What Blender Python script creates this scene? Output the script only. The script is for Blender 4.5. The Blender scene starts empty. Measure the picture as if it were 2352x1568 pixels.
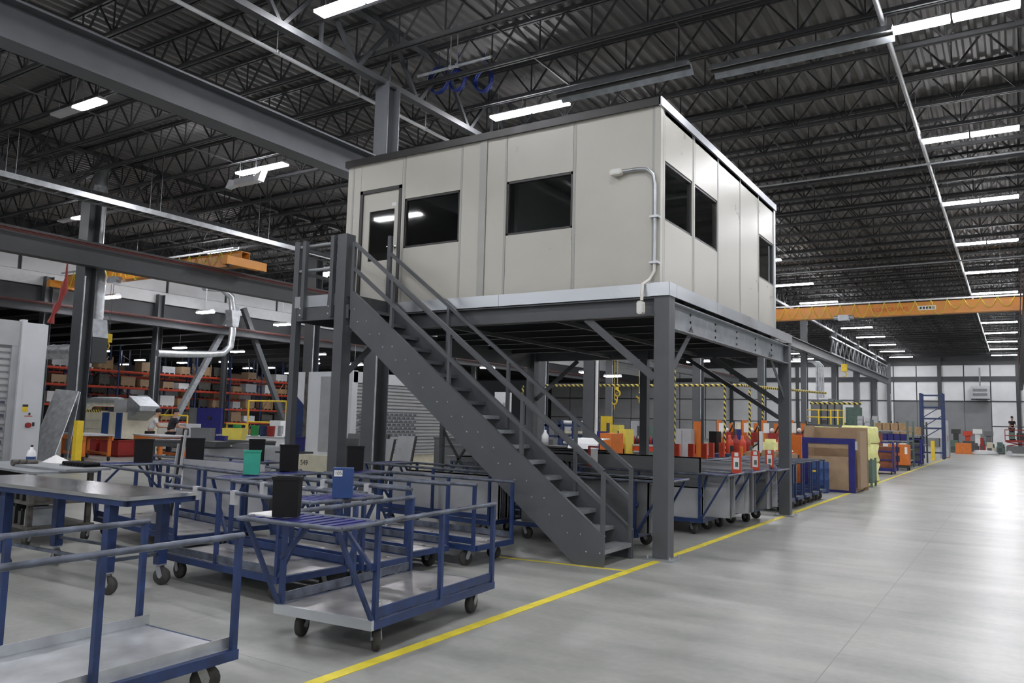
import bpy, math, random
from mathutils import Vector, Matrix
random.seed(7)
SC = bpy.context.scene
COL = SC.collection
R_ = math.radians
# ------------------------------------------------------------------ camera
CAMH = 1.7
FPX = 1818.0
YAW, PITCH, ROLL = R_(32.5), R_(5.7), R_(1.5)
_f = Vector((-math.sin(YAW)*math.cos(PITCH), math.cos(YAW)*math.cos(PITCH), math.sin(PITCH)))
_r0 = Vector((math.cos(YAW), math.sin(YAW), 0)); _u0 = _r0.cross(_f)
_r = _r0*math.cos(ROLL)+_u0*math.sin(ROLL); _u = -_r0*math.sin(ROLL)+_u0*math.cos(ROLL)
cam = bpy.data.cameras.new('camera'); cam.sensor_width = 36; cam.lens = FPX/2352*36
cam.clip_start = .05; cam.clip_end = 400
camo = bpy.data.objects.new('camera', cam); COL.objects.link(camo)
m = Matrix((_r, _u, -_f)).transposed().to_4x4(); m.translation = (0, 0, CAMH); camo.matrix_world = m
SC.camera = camo
def _ray(px, py): return _r*((px-1176)/FPX) - _u*((py-784)/FPX) + _f
def PZ(px, py, z=0.0):           # pixel -> point on a level plane
    v = _ray(px, py); return Vector((0, 0, CAMH))+v*((z-CAMH)/v.z)
def PY(px, py, y):               # pixel -> point on a cross-wise upright plane
    v = _ray(px, py); return Vector((0, 0, CAMH))+v*(y/v.y)
def PX(px, py, x):               # pixel -> point on a length-wise upright plane
    v = _ray(px, py); return Vector((0, 0, CAMH))+v*(x/v.x)
# ------------------------------------------------------------------ world, exposure
w = bpy.data.worlds.new('world'); SC.world = w; w.use_nodes = True
w.node_tree.nodes['Background'].inputs[0].default_value = (.6, .65, .7, 1)
w.node_tree.nodes['Background'].inputs[1].default_value = .02
SC.view_settings.view_transform = 'Standard'; SC.view_settings.look = 'None'
SC.view_settings.gamma = 1; SC.view_settings.use_curve_mapping = False
SC.view_settings.exposure = 0.0
LAMP = 112.0                      # radiance of the fluorescent diffusers
# ------------------------------------------------------------------ materials
MATS = {}
def mat(name, col, rough=.5, metal=0.0, var=.08, scale=6.0, bump=0.0, emit=None, estr=1.0, spec=None, stretch=None):
    if name in MATS: return MATS[name]
    m = bpy.data.materials.new(name); m.use_nodes = True
    nt = m.node_tree; b = nt.nodes['Principled BSDF']
    b.inputs['Metallic'].default_value = metal; b.inputs['Roughness'].default_value = rough
    b.inputs['Base Color'].default_value = (*col, 1)
    if spec is not None: b.inputs['Specular IOR Level'].default_value = spec
    if emit:
        b.inputs['Emission Color'].default_value = (*emit, 1); b.inputs['Emission Strength'].default_value = estr
    if var > 0:
        tc = nt.nodes.new('ShaderNodeTexCoord'); n = nt.nodes.new('ShaderNodeTexNoise')
        n.inputs['Scale'].default_value = scale; n.inputs['Detail'].default_value = 4
        if stretch:
            mp = nt.nodes.new('ShaderNodeMapping'); mp.inputs['Scale'].default_value = stretch
            nt.links.new(tc.outputs['Object'], mp.inputs['Vector']); nt.links.new(mp.outputs[0], n.inputs['Vector'])
        else: nt.links.new(tc.outputs['Object'], n.inputs['Vector'])
        mr = nt.nodes.new('ShaderNodeMapRange'); mr.inputs['To Min'].default_value = 1-2*var; mr.inputs['To Max'].default_value = 1+2*var
        mr.inputs['From Min'].default_value = .25; mr.inputs['From Max'].default_value = .75
        nt.links.new(n.outputs['Fac'], mr.inputs['Value'])
        mx = nt.nodes.new('ShaderNodeVectorMath'); mx.operation = 'SCALE'; mx.inputs[0].default_value = col
        nt.links.new(mr.outputs[0], mx.inputs['Scale']); nt.links.new(mx.outputs[0], b.inputs['Base Color'])
        m2 = nt.nodes.new('ShaderNodeMapRange'); m2.inputs['To Min'].default_value = max(.04, rough-.1); m2.inputs['To Max'].default_value = min(1, rough+.1)
        nt.links.new(n.outputs['Fac'], m2.inputs['Value']); nt.links.new(m2.outputs[0], b.inputs['Roughness'])
        if bump:
            bp = nt.nodes.new('ShaderNodeBump'); bp.inputs['Strength'].default_value = bump; bp.inputs['Distance'].default_value = .01
            nt.links.new(n.outputs['Fac'], bp.inputs['Height']); nt.links.new(bp.outputs[0], b.inputs['Normal'])
    MATS[name] = m; return m
M = lambda k: MATS[k]
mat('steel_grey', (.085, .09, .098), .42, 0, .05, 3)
mat('steel_dark', (.045, .048, .052), .5, 0, .06, 3)
mat('roof_steel', (.03, .031, .033), .6, 0, .08, 3)
mat('deck_steel', (.135, .13, .125), .55, 0, .12, .6)
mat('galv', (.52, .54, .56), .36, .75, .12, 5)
mat('galv_dull', (.36, .38, .40), .45, .6, .12, 5)
mat('aluminium', (.60, .63, .66), .30, .8, .02, 1.2)
mat('office_panel', (.53, .515, .455), .31, 0, .015, 2)
mat('office_trim', (.40, .40, .37), .35, 0, .02, 4)
mat('dark_trim', (.035, .034, .033), .35, 0, .05, 4)
mat('blue', (.016, .036, .115), .45, 0, .2, 9)
mat('blue_deep', (.016, .018, .16), .5, 0, .15, 9)
mat('blue_box', (.018, .055, .19), .45, 0, .05, 9)
mat('blue_worn', (.10, .115, .15), .42, .35, .35, 7)
mat('cart_deck', (.40, .39, .38), .30, .7, .25, 3.5)
mat('rubber', (.012, .012, .012), .6, 0, .1, 20)
mat('tyre_grey', (.045, .043, .040), .7, 0, .15, 20)
mat('black_plastic', (.006, .006, .007), .6, 0, .1, 10, spec=.25)
mat('teal', (.03, .36, .25), .5, 0, .04, 10)
mat('white', (.72, .73, .74), .4, 0, .03, 4)
mat('white_machine', (.66, .68, .71), .38, 0, .02, 3)
mat('shutter_grey', (.44, .45, .46), .4, .1, .04, 4)
mat('paper', (.8, .8, .78), .7, 0, .02, 4)
mat('cream', (.62, .58, .45), .6, 0, .06, 4)
mat('orange', (.62, .17, .025), .45, 0, .08, 4)
mat('crane_orange', (.68, .27, .035), .45, 0, .05, 2)
mat('red', (.30, .022, .018), .5, 0, .08, 6)
mat('red_orange', (.55, .055, .02), .5, 0, .06, 6)
mat('yellow', (.78, .55, .03), .5, 0, .05, 6)
mat('bin_yellow', (.75, .62, .10), .5, 0, .04, 6)
mat('line_yellow', (.72, .60, .05), .55, 0, .12, 5)
mat('green', (.02, .28, .06), .5, 0, .08, 6)
mat('machine_green', (.10, .16, .13), .5, 0, .1, 6)
mat('cardboard', (.36, .25, .155), .75, 0, .06, 5)
mat('wood', (.42, .28, .15), .7, 0, .15, 8, stretch=(1, 8, 1))
mat('foam', (.80, .80, .36), .85, 0, .06, 8)
mat('panel_grey', (.155, .16, .165), .42, .2, .06, 3)
mat('panel_dark', (.075, .077, .08), .45, .1, .06, 3)
mat('panel_light', (.42, .43, .45), .45, .25, .06, 3)
mat('wall_white', (.78, .79, .80), .6, 0, .03, 1)
mat('wall_grey', (.22, .225, .235), .6, 0, .04, 1)
mat('wall_dark', (.06, .062, .066), .6, 0, .06, 1)
mat('conductor_red', (.16, .03, .022), .6, 0, .1, 4)
mat('rust', (.22, .07, .035), .7, 0, .2, 6)
mat('skin', (.50, .28, .19), .55, 0, .05, 8)
mat('hair', (.012, .010, .009), .6, 0, .1, 30)
mat('shirt_white', (.62, .62, .63), .8, 0, .05, 8)
mat('shirt_navy', (.012, .013, .022), .8, 0, .05, 8)
mat('trousers', (.04, .045, .06), .8, 0, .08, 8)
mat('dirty_metal', (.10, .095, .085), .55, .4, .3, 8)
mat('chrome', (.75, .75, .75), .15, 1, .03, 8)
mat('cable_yellow', (.65, .60, .06), .6, 0, .05, 8)
mat('cable_blue', (.01, .03, .22), .5, 0, .05, 8)
mat('lamp_body', (.55, .56, .58), .35, .3, .03, 4)
mat('lamp_lit', (.9, .9, .95), .4, 0, 0, emit=(.96, .96, 1.0), estr=LAMP)
mat('lamp_far', (.9, .9, .95), .4, 0, 0, emit=(.95, .95, 1.0), estr=40)
mat('lamp_head', (.75, .72, .66), .4, 0, .02, 8)
mat('led_red', (.8, .1, .15), .4, 0, 0, emit=(1, .1, .2), estr=3)
def glass():
    m = bpy.data.materials.new('window_glass'); m.use_nodes = True; b = m.node_tree.nodes['Principled BSDF']
    b.inputs['Base Color'].default_value = (.6, .63, .62, 1); b.inputs['Roughness'].default_value = .03
    b.inputs['Transmission Weight'].default_value = 1.0; b.inputs['IOR'].default_value = 1.45
    MATS['glass'] = m
glass()
def brushed():
    m = mat('stainless', (.68, .69, .70), .2, 1, .08, 3); return m
brushed()
def floor_mat():
    m = bpy.data.materials.new('polished_concrete'); m.use_nodes = True; nt = m.node_tree; b = nt.nodes['Principled BSDF']; L = nt.links.new
    tc = nt.nodes.new('ShaderNodeTexCoord')
    n1 = nt.nodes.new('ShaderNodeTexNoise'); n1.inputs['Scale'].default_value = .9; n1.inputs['Detail'].default_value = 6; L(tc.outputs['Object'], n1.inputs['Vector'])
    n2 = nt.nodes.new('ShaderNodeTexNoise'); n2.inputs['Scale'].default_value = 14; n2.inputs['Detail'].default_value = 5; L(tc.outputs['Object'], n2.inputs['Vector'])
    mp = nt.nodes.new('ShaderNodeMapping'); mp.inputs['Scale'].default_value = (.3, 1.9, 1); L(tc.outputs['Object'], mp.inputs['Vector'])
    n3 = nt.nodes.new('ShaderNodeTexNoise'); n3.inputs['Scale'].default_value = 1.6; n3.inputs['Detail'].default_value = 5; L(mp.outputs[0], n3.inputs['Vector'])
    a = nt.nodes.new('ShaderNodeMath'); a.operation = 'ADD'; L(n1.outputs['Fac'], a.inputs[0]); L(n3.outputs['Fac'], a.inputs[1])
    a2 = nt.nodes.new('ShaderNodeMath'); a2.operation = 'MULTIPLY_ADD'; a2.inputs[1].default_value = .35; L(n2.outputs['Fac'], a2.inputs[0]); L(a.outputs[0], a2.inputs[2])
    mr = nt.nodes.new('ShaderNodeMapRange'); mr.inputs['From Min'].default_value = .8; mr.inputs['From Max'].default_value = 1.55; L(a2.outputs[0], mr.inputs['Value'])
    cr = nt.nodes.new('ShaderNodeMix'); cr.data_type = 'RGBA'; cr.inputs['A'].default_value = (.205, .212, .195, 1); cr.inputs['B'].default_value = (.425, .43, .40, 1); L(mr.outputs[0], cr.inputs['Factor'])
    # saw-cut joints every few metres
    sp = nt.nodes.new('ShaderNodeSeparateXYZ'); L(tc.outputs['Object'], sp.inputs[0])
    outs = []
    for ax, per, off in (('X', 4.6, 1.2), ('Y', 4.6, .7)):
        ad = nt.nodes.new('ShaderNodeMath'); ad.operation = 'ADD'; ad.inputs[1].default_value = 200*per+off; L(sp.outputs[ax], ad.inputs[0])
        mo = nt.nodes.new('ShaderNodeMath'); mo.operation = 'MODULO'; mo.inputs[1].default_value = per; L(ad.outputs[0], mo.inputs[0])
        lt = nt.nodes.new('ShaderNodeMath'); lt.operation = 'LESS_THAN'; lt.inputs[1].default_value = .008; L(mo.outputs[0], lt.inputs[0]); outs.append(lt)
    mxx = nt.nodes.new('ShaderNodeMath'); mxx.operation = 'MAXIMUM'; L(outs[0].outputs[0], mxx.inputs[0]); L(outs[1].outputs[0], mxx.inputs[1])
    fm = nt.nodes.new('ShaderNodeMix'); fm.data_type = 'RGBA'; fm.inputs['B'].default_value = (.2, .2, .19, 1); L(cr.outputs['Result'], fm.inputs['A']); L(mxx.outputs[0], fm.inputs['Factor'])
    L(fm.outputs['Result'], b.inputs['Base Color'])
    r = nt.nodes.new('ShaderNodeMapRange'); r.inputs['To Min'].default_value = .30; r.inputs['To Max'].default_value = .42; b.inputs['Specular IOR Level'].default_value = .36; L(n3.outputs['Fac'], r.inputs['Value']); L(r.outputs[0], b.inputs['Roughness'])
    bp = nt.nodes.new('ShaderNodeBump'); bp.inputs['Strength'].default_value = .03; bp.inputs['Distance'].default_value = .004; L(n2.outputs['Fac'], bp.inputs['Height']); L(bp.outputs[0], b.inputs['Normal'])
    MATS['concrete'] = m
floor_mat()
def stripe_mat(name, c1, c2, freq):
    m = bpy.data.materials.new(name); m.use_nodes = True; nt = m.node_tree; b = nt.nodes['Principled BSDF']; L = nt.links.new
    tc = nt.nodes.new('ShaderNodeTexCoord'); sp = nt.nodes.new('ShaderNodeSeparateXYZ'); L(tc.outputs['Object'], sp.inputs[0])
    a = nt.nodes.new('ShaderNodeMath'); a.operation = 'ADD'; L(sp.outputs['X'], a.inputs[0]); L(sp.outputs['Y'], a.inputs[1])
    c = nt.nodes.new('ShaderNodeMath'); c.operation = 'ADD'; L(a.outputs[0], c.inputs[0]); L(sp.outputs['Z'], c.inputs[1])
    d = nt.nodes.new('ShaderNodeMath'); d.operation = 'MULTIPLY'; d.inputs[1].default_value = freq; L(c.outputs[0], d.inputs[0])
    e = nt.nodes.new('ShaderNodeMath'); e.operation = 'FRACT'; L(d.outputs[0], e.inputs[0])
    g = nt.nodes.new('ShaderNodeMath'); g.operation = 'GREATER_THAN'; g.inputs[1].default_value = .5; L(e.outputs[0], g.inputs[0])
    mx = nt.nodes.new('ShaderNodeMix'); mx.data_type = 'RGBA'; mx.inputs['A'].default_value = (*c1, 1); mx.inputs['B'].default_value = (*c2, 1)
    L(g.outputs[0], mx.inputs['Factor']); L(mx.outputs['Result'], b.inputs['Base Color']); b.inputs['Roughness'].default_value = .5
    MATS[name] = m
stripe_mat('hazard', (.75, .6, .12), (.02, .02, .02), 5.5)
# ------------------------------------------------------------------ mesh helpers
class MB:
    def __init__(s): s.v = []; s.f = []; s.sm = []
    def _add(s, vs, fs, smooth=False):
        o = len(s.v); s.v += [Vector(v) for v in vs]; s.f += [tuple(i+o for i in f) for f in fs]; s.sm += [smooth]*len(fs); return s
    BF = [(0, 3, 2, 1), (4, 5, 6, 7), (0, 1, 5, 4), (1, 2, 6, 5), (2, 3, 7, 6), (3, 0, 4, 7)]
    def box(s, x0, x1, y0, y1, z0, z1):
        return s._add([(x0, y0, z0), (x1, y0, z0), (x1, y1, z0), (x0, y1, z0), (x0, y0, z1), (x1, y0, z1), (x1, y1, z1), (x0, y1, z1)], MB.BF)
    def cbox(s, c, d, rot=None):
        hx, hy, hz = d[0]/2, d[1]/2, d[2]/2; vs = [Vector(q) for q in ((-hx, -hy, -hz), (hx, -hy, -hz), (hx, hy, -hz), (-hx, hy, -hz), (-hx, -hy, hz), (hx, -hy, hz), (hx, hy, hz), (-hx, hy, hz))]
        if rot is not None: vs = [rot @ v for v in vs]
        c = Vector(c); return s._add([v+c for v in vs], MB.BF)
    @staticmethod
    def frame(p, q, up=(0, 0, 1)):
        p = Vector(p); q = Vector(q); d = (q-p).normalized(); up = Vector(up)
        if abs(d.dot(up)) > .98: up = Vector((0, 1, 0))
        a = d.cross(up).normalized(); b = a.cross(d).normalized(); return p, q, d, a, b
    def bar(s, p, q, w, h=None, up=(0, 0, 1)):
        h = w if h is None else h; p, q, d, a, b = MB.frame(p, q, up); a = a*w/2; b = b*h/2
        return s._add([p-a-b, p+a-b, p+a+b, p-a+b, q-a-b, q+a-b, q+a+b, q-a+b], MB.BF)
    def tube(s, p, q, r, n=10, r2=None, caps=True):
        r2 = r if r2 is None else r2; p, q, d, a, b = MB.frame(p, q); vs = []; fs = []
        for k in range(n):
            t = 2*math.pi*k/n; e = a*math.cos(t)+b*math.sin(t); vs += [p+e*r, q+e*r2]
        for k in range(n):
            j = (k+1) % n; fs.append((2*k, 2*j, 2*j+1, 2*k+1))
        s._add(vs, fs, True)
        if caps: s._add([vs[2*k] for k in range(n)], [tuple(range(n-1, -1, -1))]); s._add([vs[2*k+1] for k in range(n)], [tuple(range(n))])
        return s
    def pipe(s, path, r, n=8):
        P = [Vector(q) for q in path]; rings = []; a = None
        for i, p in enumerate(P):
            d = ((P[i+1]-p) if i == 0 else (p-P[i-1]) if i == len(P)-1 else (P[i+1]-p).normalized()+(p-P[i-1]).normalized()).normalized()
            if a is None:
                up = Vector((0, 0, 1)) if abs(d.z) < .9 else Vector((0, 1, 0)); a = d.cross(up).normalized()
            else: a = (a-d*a.dot(d)).normalized()
            b = a.cross(d); rr = r[i] if isinstance(r, (list, tuple)) else r
            rings.append([p+(a*math.cos(2*math.pi*k/n)+b*math.sin(2*math.pi*k/n))*rr for k in range(n)])
        vs = [v for g in rings for v in g]; fs = []
        for i in range(len(P)-1):
            for k in range(n):
                j = (k+1) % n; fs.append((i*n+k, i*n+j, (i+1)*n+j, (i+1)*n+k))
        s._add(vs, fs, True); s._add(rings[0], [tuple(range(n-1, -1, -1))]); s._add(rings[-1], [tuple(range(n))]); return s
    def prism(s, poly, off):          # 3-D polygon extruded by a vector
        off = Vector(off); n = len(poly); vs = [Vector(p) for p in poly]+[Vector(p)+off for p in poly]
        fs = [tuple(range(n-1, -1, -1)), tuple(range(n, 2*n))]+[(k, (k+1) % n, n+(k+1) % n, n+k) for k in range(n)]
        return s._add(vs, fs)
    def lathe(s, prof, c=(0, 0, 0), n=16, axis=(0, 0, 1)):
        c = Vector(c); ax = Vector(axis).normalized(); t = Vector((1, 0, 0)) if abs(ax.x) < .9 else Vector((0, 1, 0)); a = ax.cross(t).normalized(); b = ax.cross(a)
        vs = []; fs = []; m_ = len(prof)
        for k in range(n):
            e = a*math.cos(2*math.pi*k/n)+b*math.sin(2*math.pi*k/n)
            for r, h in prof: vs.append(c+e*r+ax*h)
        for k in range(n):
            j = (k+1) % n
            for i in range(m_-1): fs.append((k*m_+i, j*m_+i, j*m_+i+1, k*m_+i+1))
        return s._add(vs, fs, True)
    def ibeam(s, p, q, h, w, tf=.02, tw=.015, up=(0, 0, 1)):
        p, q, d, a, b = MB.frame(p, q, up)
        s.bar(p+b*(h/2-tf/2), q+b*(h/2-tf/2), w, tf, up); s.bar(p-b*(h/2-tf/2), q-b*(h/2-tf/2), w, tf, up); s.bar(p, q, tw, h-2*tf, up); return s
    def quad(s, a, b, c, d): return s._add([a, b, c, d], [(0, 1, 2, 3)])
    def ball(s, c, r, n=12, sc=(1, 1, 1)):
        c = Vector(c); m_ = 7; vs = []; fs = []
        for i in range(m_+1):
            t = math.pi*i/m_
            for k in range(n):
                u = 2*math.pi*k/n; vs.append(c+Vector((math.sin(t)*math.cos(u)*r*sc[0], math.sin(t)*math.sin(u)*r*sc[1], math.cos(t)*r*sc[2])))
        for i in range(m_):
            for k in range(n):
                j = (k+1) % n; fs.append((i*n+k, (i+1)*n+k, (i+1)*n+j, i*n+j))
        return s._add(vs, fs, True)
    def mesh(s, name, off=None):
        me = bpy.data.meshes.new(name); o = Vector(off) if off is not None else Vector((0, 0, 0))
        me.from_pydata([tuple(v-o) for v in s.v], [], s.f); me.polygons.foreach_set('use_smooth', s.sm); me.update(); return me
    def build(s, name, mt, parent=None, world=False):
        """child mesh; world=True: vertices are world coordinates and the parent is unrotated"""
        off = None
        if world and parent is not None:
            off = Vector((0, 0, 0)); q = parent
            while q is not None: off += q.location; q = q.parent
        o = bpy.data.objects.new(name, s.mesh(name, off)); COL.objects.link(o); o.data.materials.append(M(mt) if isinstance(mt, str) else mt)
        if parent is not None: adopt(o, parent)
        return o
KID = {}
def adopt(o, parent):
    o.parent = parent; KID.setdefault(parent.name, []).append(o)
def tag(o, label=None, cat=None, group=None, kind=None):
    if label: o['label'] = label
    if cat: o['category'] = cat
    if group: o['group'] = group
    if kind: o['kind'] = kind
    return o
def thing(name, label, cat, loc=(0, 0, 0), rz=0, group=None):
    o = bpy.data.objects.new(name, None); COL.objects.link(o); o.empty_display_size = .1
    o.location = loc; o.rotation_euler = (0, 0, rz); return tag(o, label, cat, group)
def solo(name, mb, mt, label, cat, group=None, kind=None):
    """a thing that is one mesh, origin at the middle of its base"""
    xs = [v.x for v in mb.v]; ys = [v.y for v in mb.v]; zs = [v.z for v in mb.v]
    c = Vector(((min(xs)+max(xs))/2, (min(ys)+max(ys))/2, min(zs)))
    o = bpy.data.objects.new(name, mb.mesh(name, c)); COL.objects.link(o); o.location = c
    o.data.materials.append(M(mt) if isinstance(mt, str) else mt); return tag(o, label, cat, group, kind)
def struct(name, mb, mt, parent=None):
    o = mb.build(name, mt, parent)
    if parent is None: o['kind'] = 'structure'
    return o
def copy_tree(o, parent=None):
    c = o.copy(); COL.objects.link(c)
    if parent is not None: adopt(c, parent)
    for ch in list(KID.get(o.name, [])): copy_tree(ch, c)
    return c
def dup(o, loc, rz=None, label=None, group=None):
    c = copy_tree(o); c.location = loc
    if rz is not None: c.rotation_euler = (0, 0, rz)
    if label: c['label'] = label
    if group: c['group'] = group
    return c
def text_mesh(name, body, size, mt, parent, loc, rot, depth=.002):
    cu = bpy.data.curves.new(name, 'FONT'); cu.body = body; cu.size = size; cu.extrude = depth; cu.align_x = 'CENTER'; cu.align_y = 'CENTER'
    tmp = bpy.data.objects.new(name+'_tmp', cu); COL.objects.link(tmp)
    dg = bpy.context.evaluated_depsgraph_get(); me = bpy.data.meshes.new_from_object(tmp.evaluated_get(dg))
    bpy.data.objects.remove(tmp); o = bpy.data.objects.new(name, me); COL.objects.link(o)
    me.materials.clear(); me.materials.append(M(mt)); adopt(o, parent); o.location = loc; o.rotation_euler = rot; return o
# ================================================================== THE SETTING
XA, XB, XC, XR = -12.6, -28.6, -41.6, 1.0       # column lines of the bays
YF = 104.0                                       # far wall
mb = MB(); mb.box(-96, 16, -14, YF+1, -.3, 0); struct('floor', mb, 'concrete')
# yellow aisle lines
mb = MB(); mb.box(-3.89, -3.79, -4, 62, .0005, .004); solo('floor_line', mb, 'line_yellow', 'long yellow painted line along the edge of the clear aisle', 'floor marking')
mb = MB()
a = PZ(1130, 1277); b = PZ(1442, 1311)
d = (b-a).normalized()*.03; e = Vector((-d.y, d.x, 0))
mb._add([a-e+Vector((0, 0, .0005)), b-e+Vector((0, 0, .0005)), b+e+Vector((0, 0, .0005)), a+e+Vector((0, 0, .0005)), a-e+Vector((0, 0, .003)), b-e+Vector((0, 0, .003)), b+e+Vector((0, 0, .003)), a+e+Vector((0, 0, .003))], MB.BF)
solo('floor_line', mb, 'line_yellow', 'thin faded yellow line crossing the floor under the foot of the stairs', 'floor marking')
# roof: ribbed deck, joists and joist girders
DZ = 11.3
mb = MB(); x = XC; k = 0
vs = []; prof = []
while x < 16:
    prof += [(x, DZ), (x+.12, DZ), (x+.17, DZ-.075), (x+.25, DZ-.075)]; x += .30
fs = []; vs = []
for (px_, pz_) in prof: vs += [(px_, -14, pz_), (px_, YF, pz_)]
for i in range(len(prof)-1): fs.append((2*i, 2*i+1, 2*i+3, 2*i+2))
mb._add(vs, fs); roof = struct('ceiling', mb, 'deck_steel')
mb = MB(); mb.box(XC, 16, -14, YF, DZ+.03, DZ+.2); mb.build('roof_slab', 'wall_dark', roof)
def joist_mesh(span, dep=.92, step=1.25):
    m_ = MB(); h = span/2
    for z in (-.04, -dep):
        m_.box(-h, h, -.075, -.02, z-.05, z+.04); m_.box(-h, h, .02, .075, z-.05, z+.04)
    n = int(span/step); st = span/n
    for i in range(n):
        x0 = -h+i*st; xm = x0+st/2
        m_.bar((x0, 0, -.06), (xm, 0, -dep), .04); m_.bar((xm, 0, -dep), (x0+st, 0, -.06), .04); m_.bar((xm, 0, -.06), (xm, 0, -dep), .03)
    return m_.mesh('roof_joist')
def place(name, me, parent, loc, mt=None, rz=0):
    o = bpy.data.objects.new(name, me); COL.objects.link(o); adopt(o, parent); o.location = loc; o.rotation_euler = (0, 0, rz)
    if mt and not me.materials: me.materials.append(M(mt))
    return o
JM = [(joist_mesh(XR-XA), (XR+XA)/2), (joist_mesh(XA-XB), (XA+XB)/2), (joist_mesh(XB-XC), (XB+XC)/2), (joist_mesh(15-XR), (15+XR)/2)]
JY = [-11.0+1.88*i for i in range(61)]
for jm, jx in JM:
    jm.materials.append(M('roof_steel'))
    for y in JY:
        if jx > 3 and y > 40: continue
        if jx < -30 and (y < 4 or y > 70): continue
        place('roof_joist', jm, roof, (jx, y, DZ-.08))
def girder_mesh(L, dep=1.5):
    m_ = MB(); m_.box(-.1, .1, 0, L, -.16, -.02); m_.box(-.1, .1, 0, L, -dep-.07, -dep+.07); n = int(L/1.88); st = L/n
    for i in range(n):
        m_.bar((0, i*st, -.1), (0, (i+.5)*st, -dep), .09); m_.bar((0, (i+.5)*st, -dep), (0, (i+1)*st, -.1), .09)
        if i % 2 == 0: m_.bar((0, i*st, -.1), (0, i*st, -dep), .07)
    me = m_.mesh('joist_girder'); me.materials.append(M('steel_dark')); return me
GM = girder_mesh(11.15)
CY = [13.9+11.15*k for k in range(-2, 9)]
for X in (XA, XB, XC+.2, XR):
    for y in CY[:-1]: place('joist_girder', GM, roof, (X, y, DZ-.1))
# diagonal bridging rods between the joists
mb = MB()
for xx in (-9.4, -5.9, -2.4, -17.5, -22.5, -32, -36):
    mb.box(xx-.02, xx+.02, -11, 101, DZ-.14, DZ-.11); mb.box(xx-.02, xx+.02, -11, 101, DZ-1.02, DZ-.98)
mb.build('bridging_rods', 'roof_steel', roof)
# far wall
wf = MB(); wf.box(-60, 16, YF+.12, YF+.3, 0, DZ); wf = struct('wall_far', wf, 'wall_dark')
def wrect(px0, px1, py0, py1, mt, name='wall_panel', t=.12, proud=0):
    a = PY(px0, py1, YF); b = PY(px1, py0, YF); m_ = MB(); m_.box(min(a.x, b.x), max(a.x, b.x), YF-proud, YF+t-proud, max(0, min(a.z, b.z)), max(a.z, b.z)); return m_.build(name, mt, wf)
def wxz(x0, x1, z0, z1, mt, name='wall_panel', t=.12, proud=0.0):
    m_ = MB(); m_.box(x0, x1, YF-proud, YF+t-proud, z0, z1); return m_.build(name, mt, wf)
seam = [-59, -55.8, -52.5, -49.2, -46, -42.4, -38.8, -35.2, -31.6, -28, -25.6, -23.2, -20.8, -18.4, -16.6, -14.5, -12.2, -9.75, -7.35, -4.9, -2.3, .3, 3, 7, 11, 15.9]
for a, b in zip(seam[:-1], seam[1:]):
    wxz(a+.06, b-.06, 8.05, 9.35, 'wall_white')
    wxz(a+.06, b-.06, 5.3, 7.5, 'wall_white')
    if -11.7 < (a+b)/2 < -2.5: wxz(a+.02, b-.02, 0, 5.18, 'wall_grey')
    else: wxz(a+.06, b-.06, 2.5, 5.18, 'wall_white'); wxz(a+.06, b-.06, 0, 2.4, 'wall_white' if a > -3 or a < -30 else 'wall_grey')
wxz(-59, 15, 7.5, 8.05, 'steel_dark', 'wall_girt', .2, .2); wxz(-59, 15, 5.18, 5.3, 'steel_dark', 'wall_girt', .1, .1); wxz(-59, 15, 9.35, 9.75, 'steel_dark', 'wall_girt', .2, .2)
for X in (-7.35, -14.5, -23.2, -31.6, .3): wxz(X-.2, X+.2, 0, 10.3, 'steel_dark', 'wall_column', .35, .3)
# unseen right and rear walls, added to keep the light inside the hall
mb = MB(); mb.box(15.9, 16.1, -14, YF, 0, DZ); struct('wall_right', mb, 'wall_white')
mb = MB(); mb.box(-96, 16, -14.2, -14, 0, DZ); struct('wall_back', mb, 'wall_white')
# high wall band above the low bay on the left, and the low bay roof behind it
wl = MB(); wl.box(XC-.5, XC-.35, -14, YF, 6.95, DZ); wl = struct('wall_left', wl, 'wall_dark')
y = -13
while y < 100:
    m_ = MB(); m_.box(XC-.35, XC-.27, y, y+3.9, 8.62, 9.35); m_.build('wall_panel', 'wall_white', wl)
    m_ = MB(); m_.box(XC-.35, XC-.1, y-.1, y+4.0, 7.92, 8.58); m_.build('wall_panel', 'white', wl); y += 4.1
mb = MB(); mb.box(XC-.35, XC-.15, -14, YF, 6.95, 7.85); mb.build('wall_girt', 'steel_dark', wl)
mb = MB(); mb.box(-96, XC-.5, -14, YF, 7.9, 8.05); lowroof = struct('ceiling_low_bay', mb, 'wall_dark')
LJ = MB(); LJ.ibeam((-25, 0, 0), (25, 0, 0), .45, .2)
LJ = LJ.mesh('roof_purlin'); LJ.materials.append(M('roof_steel'))
for k in range(24): place('roof_purlin', LJ, lowroof, (-68, 6+3.7*k, 7.55))
mb = MB(); mb.box(-96, -95.8, -14, YF, 0, 8); struct('wall_far_left', mb, 'wall_grey')
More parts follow.
